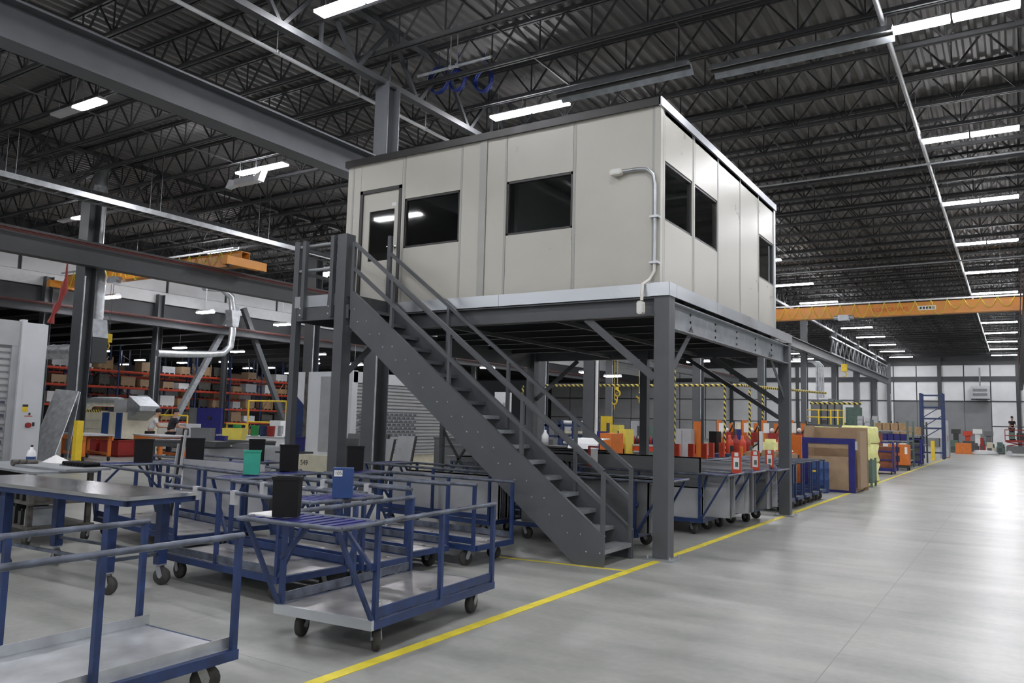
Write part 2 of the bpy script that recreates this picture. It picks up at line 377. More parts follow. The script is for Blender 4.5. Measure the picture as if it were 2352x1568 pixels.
# ---- building columns
def hcol(loc, h, w=.36, d=.36, label='', group=None, mt='steel_grey', conduit=None):
    t = thing('steel_column', label, 'column', loc, 0, group)
    m_ = MB(); m_.box(-w/2, w/2, -d/2, -d/2+.025, 0, h); m_.box(-w/2, w/2, d/2-.025, d/2, 0, h); m_.box(-.012, .012, -d/2+.02, d/2-.02, 0, h); m_.build('shaft', mt, t)
    m_ = MB(); m_.box(-w*.75, w*.75, -d*.75, d*.75, 0, .03); m_.build('base_plate', mt, t)
    if conduit:
        m_ = MB()
        for (cx, cy, z0, z1, r) in conduit: m_.tube((cx, cy, z0), (cx, cy, z1), r, 8)
        m_.build('conduit', 'galv' if conduit[0][4] < .05 else 'white', t)
    return t
for y in CY[1:]:
    cd = [(.2, -.22, .5, 6, .02)] if abs(y-13.9) < .1 else [(.26, -.1, 1.0, 6.2, .06)] if abs(y-25.05) < .1 else [(.2, -.22, 2, 6, .02)]
    hcol((XA, y, 0), DZ-1.6, .42, .42, 'tall grey H-section steel column along the near crane runway', 'columns of the near crane runway', conduit=cd)
for y in (15.75, 26.9, 38.05, 49.2, 60.3): hcol((XB, y, 0), DZ-1.6, .6, .45, 'thick grey steel column beneath the middle dark crane runway', 'columns of the middle crane runway', conduit=[(.33, -.2, 0, 6.5, .03)])
for y in (21.0, 27.3, 37.6, 48.5, 59): hcol((XC, y, 0), 8.4, .4, .4, 'grey steel column along the wall band of the low bay', 'columns of the low bay wall', conduit=[(.3, -.2, 1, 7, .03)])
for X, y in ((-52, 40), (-52, 52), (-52, 64), (-64, 46), (-64, 58), (-64, 70)): hcol((X, y, 0), 7.5, .35, .35, 'slim grey column among the pallet racks of the low bay', 'columns in the low bay')
for y in (80.8, 91.9): hcol((XR, y, 0), DZ-1.6, .42, .42, 'dark steel column beside the far end of the clear aisle', 'columns right of the aisle', 'steel_dark')
# ---- crane runways
def runway(X, z0, z1, wf_, y0, y1, label, mt, cond_side, cond=True):
    t = thing('crane_runway', label, 'runway beam', (X, (y0+y1)/2, z0)); L = (y1-y0)/2; h = z1-z0
    m_ = MB(); m_.box(-wf_/2, wf_/2, -L, L, 0, .035); m_.box(-wf_/2, wf_/2, -L, L, h-.035, h); m_.box(-.012, .012, -L, L, .035, h-.035); m_.build('beam', mt, t)
    m_ = MB(); m_.box(-.035, .035, -L, L, h, h+.07); m_.build('rail', 'steel_dark', t)
    if cond:
        s = cond_side
        for k in range(3):
            m_ = MB(); m_.box(s*(wf_/2+.08)-.015, s*(wf_/2+.08)+.015, -L, L, h*.80+k*.045, h*.80+k*.045+.018); m_.build('conductor_bar', 'conductor_red', t)
    return t
runway(-12.3, 6.98, 7.62, .42, -13, 100, 'massive grey crane runway beam crossing above the carts to the office', 'steel_grey', 1, False)
runway(-28.0, 6.82, 7.66, .45, -13, 95, 'dark crane runway beam with red conductor bars over the back machines', 'steel_dark', 1)
runway(-40.6, 6.45, 6.9, .4, 5, 95, 'slender grey crane runway with red conductor bars by the low bay', 'steel_grey', 1)
runway(.55, 6.3, 7.0, .35, 30, 100, 'crane runway with red conductor bars above the right side of the aisle', 'steel_dark', -1)
# chevron brace
t = thing('chevron_brace', 'grey inverted V steel brace standing between low bay columns', 'brace', (XC, 32.4, 0))
for yy, m1 in ((27.75, 0), (37.1, 0)):
    m_ = MB(); m_.bar((.6, yy-32.4, .1), (.6, (yy-32.4)*.06, 8.3), .3, .3); m_.build('diagonal', 'galv_dull' if yy < 30 else 'steel_grey', t)
# ================================================================== MEZZANINE
MX0, MX1, MY0, MY1, MZ = -9.75, -3.72, 9.58, 16.2, 3.53
mz = thing('mezzanine', 'grey steel mezzanine platform on columns carrying the raised office', 'mezzanine', ((MX0+MX1)/2, (MY0+MY1)/2, 0))
def mp(name, mt, f_):
    m_ = MB(); f_(m_); return m_.build(name, mt, mz, True)
mp('deck', 'steel_dark', lambda b: b.box(MX0+.02, MX1-.02, MY0+.02, MY1, MZ-.06, MZ-.02))
# aluminium fascia strips, jointed
LX0, LX1, LY0 = -9.67, -8.5, 8.62            # landing in front of the door
xs = [-8.45, -6.35, MX1-.25]
for a, b in zip(xs[:-1], xs[1:]): mp('fascia', 'aluminium', lambda m_: m_.box(a+.003, b-.003, MY0-.012, MY0+.01, MZ-.17, MZ))
mp('fascia', 'aluminium', lambda m_: (m_.box(MX1-.25, MX1, MY0-.018, MY0+.01, MZ-.17, MZ+.005), m_.box(MX1-.01, MX1+.006, MY0, MY0+.25, MZ-.17, MZ+.005)))
for a, b in ((MY0+.25, 11.5), (11.5, 13.7), (13.7, MY1)): mp('fascia', 'aluminium', lambda m_: m_.box(MX1-.01, MX1+.008, a+.003, b-.003, MZ-.17, MZ))
mp('fascia', 'aluminium', lambda m_: m_.box(MX0-.01, MX0+.01, MY0, MY1, MZ-.17, MZ))
# edge channels
def chan(b, p, q, h, w, out):
    p = Vector(p); q = Vector(q); o = Vector(out)
    b.bar(p, q, .012, h); b.bar(p+Vector((0, 0, h/2-.008))+o*w/2, q+Vector((0, 0, h/2-.008))+o*w/2, w, .016); b.bar(p-Vector((0, 0, h/2-.008))+o*w/2, q-Vector((0, 0, h/2-.008))+o*w/2, w, .016)
mp('edge_beam', 'steel_grey', lambda b: chan(b, (MX0, MY0+.10, MZ-.30), (MX1-.2, MY0+.10, MZ-.30), .24, .09, (0, -1, 0)))
mp('edge_beam', 'galv_dull', lambda b: chan(b, (MX1-.12, MY0+.2, MZ-.40), (MX1-.12, MY1-.2, MZ-.40), .36, .10, (1, 0, 0)))
mp('edge_beam', 'steel_grey', lambda b: chan(b, (MX0, MY1-.1, MZ-.30), (MX1-.2, MY1-.1, MZ-.30), .24, .09, (0, 1, 0)))
mp('edge_beam', 'steel_grey', lambda b: chan(b, (MX0+.1, MY0+.2, MZ-.40), (MX0+.1, MY1-.2, MZ-.40), .36, .10, (-1, 0, 0)))
for k in range(5):
    y = MY0+1.1+k*1.1
    for j in range(3): mp('bolt', 'black_plastic', lambda b: b.tube((MX1-.114, y, MZ-.29-j*.1), (MX1-.104, y, MZ-.29-j*.1), .018, 8))
for k in range(6):
    y = MY0+.95+k*.93
    mp('floor_joist', 'steel_dark', lambda b: b.ibeam((MX0+.1, y, MZ-.2), (MX1-.15, y, MZ-.2), .22, .08, .01, .008))
mp('bridging', 'steel_dark', lambda b: (b.bar((-7.6, MY0+.2, MZ-.36), (-7.6, MY1-.2, MZ-.36), .06, .06), b.bar((-5.6, MY0+.2, MZ-.36), (-5.6, MY1-.2, MZ-.36), .06, .06)))
# columns
def mcol(x, y, s, h, plate=True):
    c = mp('column', 'steel_grey', lambda b: b.box(x-s/2, x+s/2, y-s/2, y+s/2, .02, h))
    if plate:
        m_ = MB(); m_.box(x-s*.9, x+s*.9, y-s*.9, y+s*.9, 0, .022); bp = m_.build('base_plate', 'galv_dull', c, True)
        for sx in (-1, 1):
            for sy in (-1, 1): m_ = MB(); m_.tube((x+sx*s*.72, y+sy*s*.72, .02), (x+sx*s*.72, y+sy*s*.72, .06), .012, 6); m_.build('anchor_bolt', 'galv', c, True)
    return c
mcol(-3.83, 9.70, .205, MZ-.17); mcol(-3.84, 16.1, .205, MZ-.17); mcol(MX0+.1, 16.1, .205, MZ-.17); mcol(-6.8, 16.1, .16, MZ-.17)
mcol(-8.60, 8.70, .19, 4.47); mcol(-9.62, 8.70, .11, 4.45)
# knee braces
def knee(p, q): mp('knee_brace', 'steel_grey', lambda b: b.bar(p, q, .012, .1))
knee((-3.95, 9.66, 2.30), (-4.95, 9.66, 3.12)); knee((-3.83, 9.82, 2.3), (-3.83, 10.75, 3.05)); knee((-3.83, 15.98, 2.3), (-3.83, 14.9, 3.05)); knee((-3.95, 16.1, 2.2), (-5.3, 16.1, 3.1))
knee((-8.6, 8.82, 2.35), (-8.6, 9.7, 3.1)); knee((MX0+.2, 16.1, 2.2), (MX0+1.3, 16.1, 3.1))
mp('angle_brace', 'steel_dark', lambda b: (b.bar((-3.95, 16.05, 1.9), (-5.9, 16.05, 3.15), .08, .08)))
# landing in front of the door
mp('landing_deck', 'steel_dark', lambda b: b.box(LX0, LX1, LY0+.05, MY0, MZ-.05, MZ-.02))
mp('landing_beam', 'steel_grey', lambda b: (b.box(LX0, LX1+.05, LY0+.03, LY0+.05, MZ-.36, MZ-.15), b.box(LX0, LX0+.02, LY0+.05, MY0, MZ-.36, MZ-.15), b.box(LX1-.02, LX1, LY0+.2, MY0, MZ-.36, MZ-.15)))
for a, b2 in ((LX0+.06, -9.47), (-9.38, -9.05+.16), (-8.8, -8.7)): mp('fascia', 'aluminium', lambda b: b.box(a, b2, LY0+.02, LY0+.03, MZ-.15, MZ+.03))
for X, tp in ((PY(703, 545, 8.6).x, 4.43), (PY(767, 535, 8.6).x, 4.46)):
    gp = mp('guard_post', 'steel_grey', lambda b: b.box(X-.035, X+.035, LY0-.04, LY0+.03, 3.2, tp))
    for zz in (3.25, 3.36): m_ = MB(); m_.tube((X-.045, LY0-.03, zz), (X-.02, LY0-.045, zz), .014, 8); m_.build('bolt', 'galv', gp, True)
for z in (4.36, 3.97):
    mp('guard_rail', 'galv_dull', lambda b: b.tube((LX0, LY0+.06, z), (-8.6, LY0+.06, z), .026, 10))
    mp('guard_rail', 'steel_grey', lambda b: b.bar((LX0+.03, LY0+.06, z), (LX0+.03, MY0+.1, z), .05, .05))
mp('guard_post', 'steel_grey', lambda b: b.box(LX0, LX0+.07, MY0-.02, MY0+.05, 3.2, 4.44))
mp('gate_post', 'steel_grey', lambda b: b.box(-8.50, -8.44, MY0-.06, MY0-.01, MZ-.2, 4.62))
# X-braced support frame behind the stairs
t = thing('braced_frame', 'dark X-braced steel frame of two posts behind the staircase', 'frame', (-8.0, 11.0, 0))
for x in (-8.39, -7.66):
    m_ = MB(); m_.box(x-.035, x+.035, 10.97, 11.04, 0, 1.95); m_.build('post', 'steel_grey', t, True)
for a, b in (((-8.36, 11.0, .55), (-7.68, 11.0, 1.5)), ((-8.36, 11.0, 1.5), (-7.68, 11.0, .55))):
    m_ = MB(); m_.bar(a, b, .035, .035); m_.build('cross_brace', 'steel_dark', t, True)
# ================================================================== STAIRCASE
SY0, SY1 = 8.66, 9.52; SX0, SX1 = -4.16, -8.42
slope = (3.60-.36)/(SX0-SX1)
st = thing('staircase', 'straight grey steel staircase with open treads rising to the office landing', 'staircase', ((SX0+SX1)/2, (SY0+SY1)/2, 0))
def sp_(name, mt, f_, par=None):
    m_ = MB(); f_(m_); return m_.build(name, mt, par or st, True)
def zt(x): return .36+(SX0-x)*slope
for y in (SY0, SY1):
    poly = [(SX1, y, 3.04), (SX1, y, 3.60), (SX0, y, .36), (SX0, y, 0), (SX0-.38, y, 0)]
    stg = sp_('stringer', 'steel_grey', lambda b: b.prism(poly, (0, .014, 0)))
    sg = 1 if y == SY1 else -1
    sp_('flange', 'steel_grey', lambda b: (b.bar((SX1, y-sg*.02+.007, 3.60), (SX0, y-sg*.02+.007, .36), .055, .012), b.bar((SX1, y-sg*.02+.007, 3.04), (SX0-.38, y-sg*.02+.007, .0), .055, .012)), stg)
NT = 17; rise = MZ/(NT+1)
for k in range(NT):
    z = rise*(k+1); xc = SX0-.13-(z-.19)/slope
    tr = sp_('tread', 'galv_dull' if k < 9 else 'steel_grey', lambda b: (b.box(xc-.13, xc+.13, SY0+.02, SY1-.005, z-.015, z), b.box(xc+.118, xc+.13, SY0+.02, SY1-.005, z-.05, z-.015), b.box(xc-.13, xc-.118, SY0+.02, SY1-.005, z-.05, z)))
    for dx in (-.09, .09): sp_('tread_bolt', 'galv', lambda b: b.tube((xc+dx, SY0-.006, z-.03), (xc+dx, SY0+.002, z-.03), .011, 6), tr)
for y, sta in ((SY0+.03, (-7.62, -6.55, -5.35)), (SY1-.02, (-7.2, -6.1, -5.0))):
    xe = SX0-.03
    for i, x in enumerate(list(sta)+[xe]):
        z0 = zt(x)-.25 if x != xe else 0.0
        sp_('handrail_post', 'steel_grey', lambda b: b.box(x-.022, x+.022, y-.022, y+.022, z0, zt(x)+.74))
    for dz in (.74, .36):
        sp_('handrail', 'steel_grey', lambda b: b.bar((SX1+.02, y, zt(SX1)+dz-.03), (xe, y, zt(xe)+dz), .045, .05))
    sp_('handrail_post', 'steel_grey', lambda b: b.box(SX1-.02, SX1+.03, y-.025, y+.025, 3.3, zt(SX1)+.74))
sp_('toe_plate', 'steel_dark', lambda b: b.box(SX1-.02, SX1+.02, SY0+.05, SY1, MZ-.36, MZ))
# ================================================================== OFFICE
OX0, OX1, OY0, OY1, OZ0, OZ1 = -9.68, -3.93, 9.76, 15.75, MZ-.02, 6.0
of = thing('modular_office', 'pale grey modular office box with dark windows on the mezzanine', 'office', ((OX0+OX1)/2, (OY0+OY1)/2, OZ0))
def op(name, mt, f_, par=None):
    m_ = MB(); f_(m_); return m_.build(name, mt, par or of, True)
T = .075
def xf(px, py=500): return PY(px, py, OY0).x
def zf(px, py): return PY(px, py, OY0).z
def yr(px, py): return PX(px, py, OX1).y
def zr(px, py): return PX(px, py, OX1).z
w1 = (xf(928, 500), xf(1055, 500)); w2 = (xf(1163, 460), xf(1315, 460))
WZ0, WZ1 = (zf(928, 570)+zf(1163, 542)+zf(1315, 522))/3, (zf(1055, 437)+zf(1163, 416)+zf(1315, 394))/3
dx0, dx1 = xf(824, 550), xf(919, 550); DZ1 = zf(880, 438)
seams = [OX0, OX0+.13, dx0-.04, dx1+.04, w1[0]-.02, w1[1]+.02, xf(1100), xf(1116), w2[0]-.02, w2[1]+.02, xf(1500), OX1-.02]
def fpanel(x0, x1, z0, z1, name='wall_panel', mt='office_panel', p=0):
    op(name, mt, lambda b: b.box(x0+.003, x1-.003, OY0-p, OY0+T, z0, z1))
fpanel(OX0, OX0+.13, OZ0, OZ1); fpanel(OX0+.13, dx0-.0, OZ0, OZ1); fpanel(dx0, dx1, DZ1+.05, OZ1)
fpanel(dx1, w1[0], OZ0, OZ1)
for (a, b) in (w1, w2):
    fpanel(a, b, OZ0, WZ0); fpanel(a, b, WZ1, OZ1)
fpanel(w1[1], xf(1100), OZ0, OZ1); fpanel(xf(1100), xf(1116), OZ0, OZ1, 'batten', 'office_trim', .02); fpanel(xf(1116), w2[0], OZ0, OZ1)
fpanel(w2[1], xf(1500), OZ0, OZ1); fpanel(xf(1500), OX1-.07, OZ0, OZ1)
for X in (w1[0]-.01, w1[1]+.02, w2[0]-.02, w2[1]+.03, OX0+.13, xf(1500)): op('seam_strip', 'office_trim', lambda b: b.box(X-.018, X+.018, OY0-.006, OY0, OZ0, OZ1))
def fwin(a, b):
    w_ = op('window_frame', 'dark_trim', lambda m_: (m_.box(a, b, OY0+.01, OY0+T, WZ1-.035, WZ1), m_.box(a, b, OY0+.01, OY0+T, WZ0, WZ0+.035), m_.box(a, a+.035, OY0+.01, OY0+T, WZ0, WZ1), m_.box(b-.035, b, OY0+.01, OY0+T, WZ0, WZ1)))
    op('pane', 'glass', lambda m_: m_.box(a+.03, b-.03, OY0+.04, OY0+.05, WZ0+.03, WZ1-.03), w_)
fwin(*w1); fwin(*w2)
# door
dr = op('door', 'dark_trim', lambda b: (b.box(dx0, dx0+.06, OY0-.01, OY0+.1, OZ0, DZ1+.05), b.box(dx1-.06, dx1, OY0-.01, OY0+.1, OZ0, DZ1+.05), b.box(dx0, dx1, OY0-.01, OY0+.1, DZ1-.01, DZ1+.05)))
gx0, gx1 = xf(845, 540), xf(902, 540); gz0, gz1 = zf(843, 601), zf(875, 482)
op('door_leaf', 'office_panel', lambda b: (b.box(dx0+.06, gx0, OY0+.02, OY0+.06, OZ0, DZ1-.01), b.box(gx1, dx1-.06, OY0+.02, OY0+.06, OZ0, DZ1-.01), b.box(gx0, gx1, OY0+.02, OY0+.06, OZ0, gz0), b.box(gx0, gx1, OY0+.02, OY0+.06, gz1, DZ1-.01)), dr)
op('pane', 'glass', lambda b: b.box(gx0, gx1, OY0+.035, OY0+.045, gz0, gz1), dr)
op('door_handle', 'chrome', lambda b: (b.tube((dx1-.12, OY0+.02, 4.5), (dx1-.12, OY0-.05, 4.5), .012, 8), b.bar((dx1-.24, OY0-.05, 4.5), (dx1-.11, OY0-.05, 4.5), .02, .02), b.tube((dx1-.12, OY0+.02, 4.5), (dx1-.12, OY0+.012, 4.5), .03, 10)), dr)
op('sticker', 'paper', lambda b: (b.box(gx1-.06, gx1+.04, OY0+.014, OY0+.019, gz1+.04, gz1+.10)), dr)
# right side
r1 = (yr(1527, 460), yr(1590, 500)); r2 = (yr(1596, 500), yr(1648, 520)); r3 = (yr(1743, 600), yr(1777, 600))
def rpanel(y0, y1, z0, z1): op('wall_panel', 'office_panel', lambda b: b.box(OX1-T, OX1, y0+.003, y1-.003, z0, z1))
for (a, b) in (r1, r2, r3): rpanel(a, b, OZ0, WZ0); rpanel(a, b, WZ1, OZ1)
rpanel(OY0+.07, r1[0], OZ0, OZ1); rpanel(r1[1], r2[0], OZ0, OZ1)
ys = [r2[1], yr(1700, 500), r3[0]]
for a, b in zip(ys[:-1], ys[1:]): rpanel(a, b, OZ0, OZ1)
rpanel(r3[1], OY1, OZ0, OZ1)
for Y in (r1[0]-.06, (r1[1]+r2[0])/2, r2[1]+.03, yr(1700, 500), r3[0]-.02, r3[1]+.04): op('seam_strip', 'office_trim', lambda b: b.box(OX1, OX1+.006, Y-.018, Y+.018, OZ0, OZ1))
for a, b in (r1, r2, r3):
    w_ = op('window_frame', 'dark_trim', lambda m_: (m_.box(OX1-T, OX1-.01, a, b, WZ1-.035, WZ1), m_.box(OX1-T, OX1-.01, a, b, WZ0, WZ0+.035), m_.box(OX1-T, OX1-.01, a, a+.035, WZ0, WZ1), m_.box(OX1-T, OX1-.01, b-.035, b, WZ0, WZ1)))
    op('pane', 'glass', lambda m_: m_.box(OX1-.05, OX1-.04, a+.03, b-.03, WZ0+.03, WZ1-.03), w_)
op('corner_post', 'office_panel', lambda b: b.box(OX1-.075, OX1+.012, OY0-.012, OY0+.075, OZ0, OZ1)); op('corner_post', 'aluminium', lambda b: b.box(OX1-.06, OX1+.015, OY1-.1, OY1+.01, OZ0, OZ1))
# other walls, ceiling, roof cap
op('wall_panel', 'office_panel', lambda b: b.box(OX0, OX0+T, OY0+T, OY1, OZ0, OZ1)); op('wall_panel', 'office_panel', lambda b: b.box(OX0, OX1, OY1-T, OY1, OZ0, OZ1))
op('interior_ceiling', 'white', lambda b: b.box(OX0, OX1, OY0+.02, OY1, OZ1-.08, OZ1)); op('interior_floor', 'wall_grey', lambda b: b.box(OX0+.05, OX1-.05, OY0+.05, OY1, OZ0, OZ0+.03))
op('partition', 'wall_white', lambda b: (b.box(-7.0, -6.93, OY0+1.2, OY1-.1, OZ0, OZ1-.1)))
op('roof_cap', 'dark_trim', lambda b: (b.box(OX0-.03, OX1+.02, OY0-.06, OY0-.02, OZ1-.01, OZ1+.10), b.box(OX0-.03, OX0, OY0-.03, OY1, OZ1-.01, OZ1+.10)))
op('roof_flashing', 'aluminium', lambda b: b.box(OX1, OX1+.035, OY0-.06, OY1+.03, OZ1-.02, OZ1+.10))
op('roof_sheet', 'galv_dull', lambda b: b.box(OX0, OX1, OY0-.03, OY1, OZ1, OZ1+.08))
# conduit lamp at the corner of the office
cx = xf(1507, 600); lt = thing('conduit_lamp', 'bent conduit pipe with oval lamp heads on the office corner', 'lamp', (cx, OY0-.06, 3.1))
pl = [(cx, OY0-.06, z) for z in (3.82, 4.4, 4.9)]+[(cx-.03, OY0-.06, 5.03), (cx-.12, OY0-.06, 5.12), (cx-.26, OY0-.06, 5.14), (cx-.48, OY0-.06, 5.14)]
m_ = MB(); m_.pipe(pl, .026, 10); m_.build('conduit', 'galv', lt, True)
pl = [(cx, OY0-.06, 3.82), (cx, OY0-.06, 3.72), (cx-.05, OY0-.1, 3.6), (cx-.09, OY0-.23, 3.52), (cx-.09, OY0-.26, 3.40), (cx-.09, OY0-.26, 3.3)]
m_ = MB(); m_.pipe(pl, .022, 10); m_.build('flex_conduit', 'lamp_head', lt, True)
for z in (4.45, 3.83):
    m_ = MB(); m_.box(cx-.06, cx+.06, OY0-.1, OY0-.0, z-.015, z+.015); m_.build('clamp', 'galv', lt, True)
def lamp_head(c, along):
    h_ = MB(); c = Vector(c); a = Vector(along)
    pts = []
    for k in range(20):
        t_ = 2*math.pi*k/20; u = math.cos(t_); v = math.sin(t_); pts.append(c+a*(u*.032+(.055 if u > 0 else -.055))+a.cross(Vector((0, 1, 0)))*v*.042)
    h_.prism([p+Vector((0, -.05, 0)) for p in pts], (0, .09, 0)); o = h_.build('lamp_head', 'lamp_head', lt, True)
    g = MB(); g.prism([c+(p-c)*.7+Vector((0, -.056, 0)) for p in pts], (0, .01, 0)); g.build('lens', 'paper', o, True)
lamp_head((cx-.555, OY0-.08, 5.13), (1, 0, 0)); lamp_head((cx-.09, OY0-.28, 3.2), (0, 0, 1))
# ================================================================== CEILING LIGHTS
def light_fixture(label, group, lit=(1, 1), hang=1.0, L=1.2, wd=.32):
    t = thing('ceiling_light', label, 'ceiling light', (0, 0, 0), 0, group)
    for i, s in enumerate((-1, 1)):
        c = s*L/2; m_ = MB()
        m_.prism([(c-L/2+.02, -wd/2, .05), (c-L/2+.02, -wd/4, .12), (c-L/2+.02, wd/4, .12), (c-L/2+.02, wd/2, .05)], (L-.04, 0, 0)); h_ = m_.build('housing', 'lamp_body', t)
        m_ = MB(); m_.box(c-L/2+.03, c+L/2-.03, -wd/2+.01, wd/2-.01, .0, .05); m_.build('diffuser', 'lamp_lit' if lit[i] else 'lamp_body', h_)
    for q, q2 in ((-.25, -.12), (.25, .12), (-1, -1), (1, 1)): m_ = MB(); m_.tube((q, 0, .1), (q2, 0, .12+hang), .006, 5); m_.build('hanger', 'galv', t)
    return t
LY = [17.5+7.42*k for k in range(-4, 12)]
proto = light_fixture('twin fluorescent fixture hanging in the row above the clear aisle', 'lights above the aisle')
proto.location = (-.85, LY[0], 9.97)
for y in LY[1:]: dup(proto, (-.85, y, 9.97))
for y in LY[:3]+[11.0]+LY[4:]: dup(proto, (-10.8, y, 9.97), None, 'twin fluorescent fixture in the row beside the near crane runway', 'lights beside the near runway')
half = light_fixture('twin fluorescent fixture with one half unlit high on the left', 'half-lit lights', (0, 1))
half.location = (-21.7, 11.35, 9.97)
dup(half, (-34.6, 18.35, 9.97))
for y in [2.6, -5, -12]+LY[4:]: dup(proto, (-21.45, y, 9.97), None, 'twin fluorescent fixture over the bay behind the runway beam', 'lights over the second bay')
for y in [10.6, 3]+[25.7+7.42*k for k in range(8)]: dup(proto, (-34.3, y, 9.97), None, 'twin fluorescent fixture over the bay of the orange crane', 'lights over the third bay')
# lights right of the aisle, beyond the picture, in the same grid
for y in LY[:8]: dup(proto, (9.2, y, 9.97), None, 'twin fluorescent fixture over the neighbouring bay', 'lights over the neighbouring bay')
# small single high-bay lamps under the low bay roof
t = thing('high_bay_lamp', 'small glowing lamp under the dark low bay roof', 'ceiling light', (0, 0, 0), 0, 'lamps under the low bay roof')
m_ = MB(); m_.prism([(-.62, -.2, .08), (-.62, -.1, .2), (-.62, .1, .2), (-.62, .2, .08)], (1.24, 0, 0)); h_ = m_.build('housing', 'lamp_body', t)
m_ = MB(); m_.box(-.6, .6, -.18, .18, 0, .08); m_.build('diffuser', 'lamp_far', h_)
m_ = MB(); m_.tube((0, 0, .2), (0, 0, 1.022), .012, 5); m_.build('stem', 'galv', t)
lows = [(280, 780), (255, 809), (312, 827), (460, 805), (245, 830), (470, 847), (520, 832), (600, 849), (640, 856), (345, 843), (287, 838), (365, 838), (440, 836), (505, 846), (685, 832), (575, 812), (735, 828), (705, 812), (625, 846), (395, 850), (555, 858)]
for i, (px_, py_) in enumerate(lows):
    p_ = PZ(px_, py_, 6.3); p_.y = 6+3.7*round((p_.y-6)/3.7)
    if p_.x < -94 or p_.x > -43.5: continue
    o = t if i == 0 else dup(t, p_); o.location = p_
for px_, py_, X in ((285, 610, -37), (515, 655, -37.5), (460, 717, -39), (647, 747, -39), (713, 633, -36), (757, 628, -33), (238, 682, -39), (822, 840, -38), (1105, 844, -36), (1412, 866, -24), (1340, 855, -26), (1593, 832, -22), (1618, 832, -22), (1825, 831, -18)):
    p_ = PX(px_, py_, X); p_.y = -11+1.88*round((p_.y+11)/1.88); o = thing('high_bay_lamp', 'glowing lamp hanging beside the crane runways of the back bays', 'ceiling light', p_, 0, 'lamps beside the back runways')
    m_ = MB(); m_.prism([(-.62, -.2, .08), (-.62, -.1, .2), (-.62, .1, .2), (-.62, .2, .08)], (1.24, 0, 0)); h_ = m_.build('housing', 'lamp_body', o)
    m_ = MB(); m_.box(-.6, .6, -.18, .18, 0, .08); m_.build('diffuser', 'lamp_far', h_)
    m_ = MB(); m_.tube((0, 0, .2), (0, 0, 10.26-p_.z), .012, 5); m_.build('stem', 'galv', o)
# ================================================================== CARTS
DECK, RAIL = .25, .94
def caster(par, x, y, r=.088, swivel=0.0, name='caster', top=None):
    top = DECK-.06 if top is None else top; cs, sn = math.cos(swivel), math.sin(swivel)
    ax = Vector((-sn, cs, 0)); fw = Vector((cs, sn, 0)); c = Vector((x, y, r))+fw*.03; b = MB()
    b.cbox((x, y, top-.008), (.1, .085, .014)); b.tube((x, y, top-.03), (x, y, top-.01), .03, 8)
    for s in (-1, 1): b.bar(Vector((x, y, top-.03))+ax*s*.036, c+ax*s*.036, .006, .05, fw)
    b.cbox((x, y, top-.032), (.05, .05, .012)); o = b.build(name, 'galv_dull', par)
    b = MB(); b.lathe([(.0, -.025), (r*.55, -.025), (r*.6, -.02), (r*.95, -.024), (r, -.012), (r, .012), (r*.95, .024), (r*.6, .02), (r*.55, .025), (0, .025)], c, 18, ax); b.build('wheel', 'tyre_grey', o)
    b = MB(); b.tube(c-ax*.042, c+ax*.042, .018, 8); b.build('axle', 'galv_dull', o)
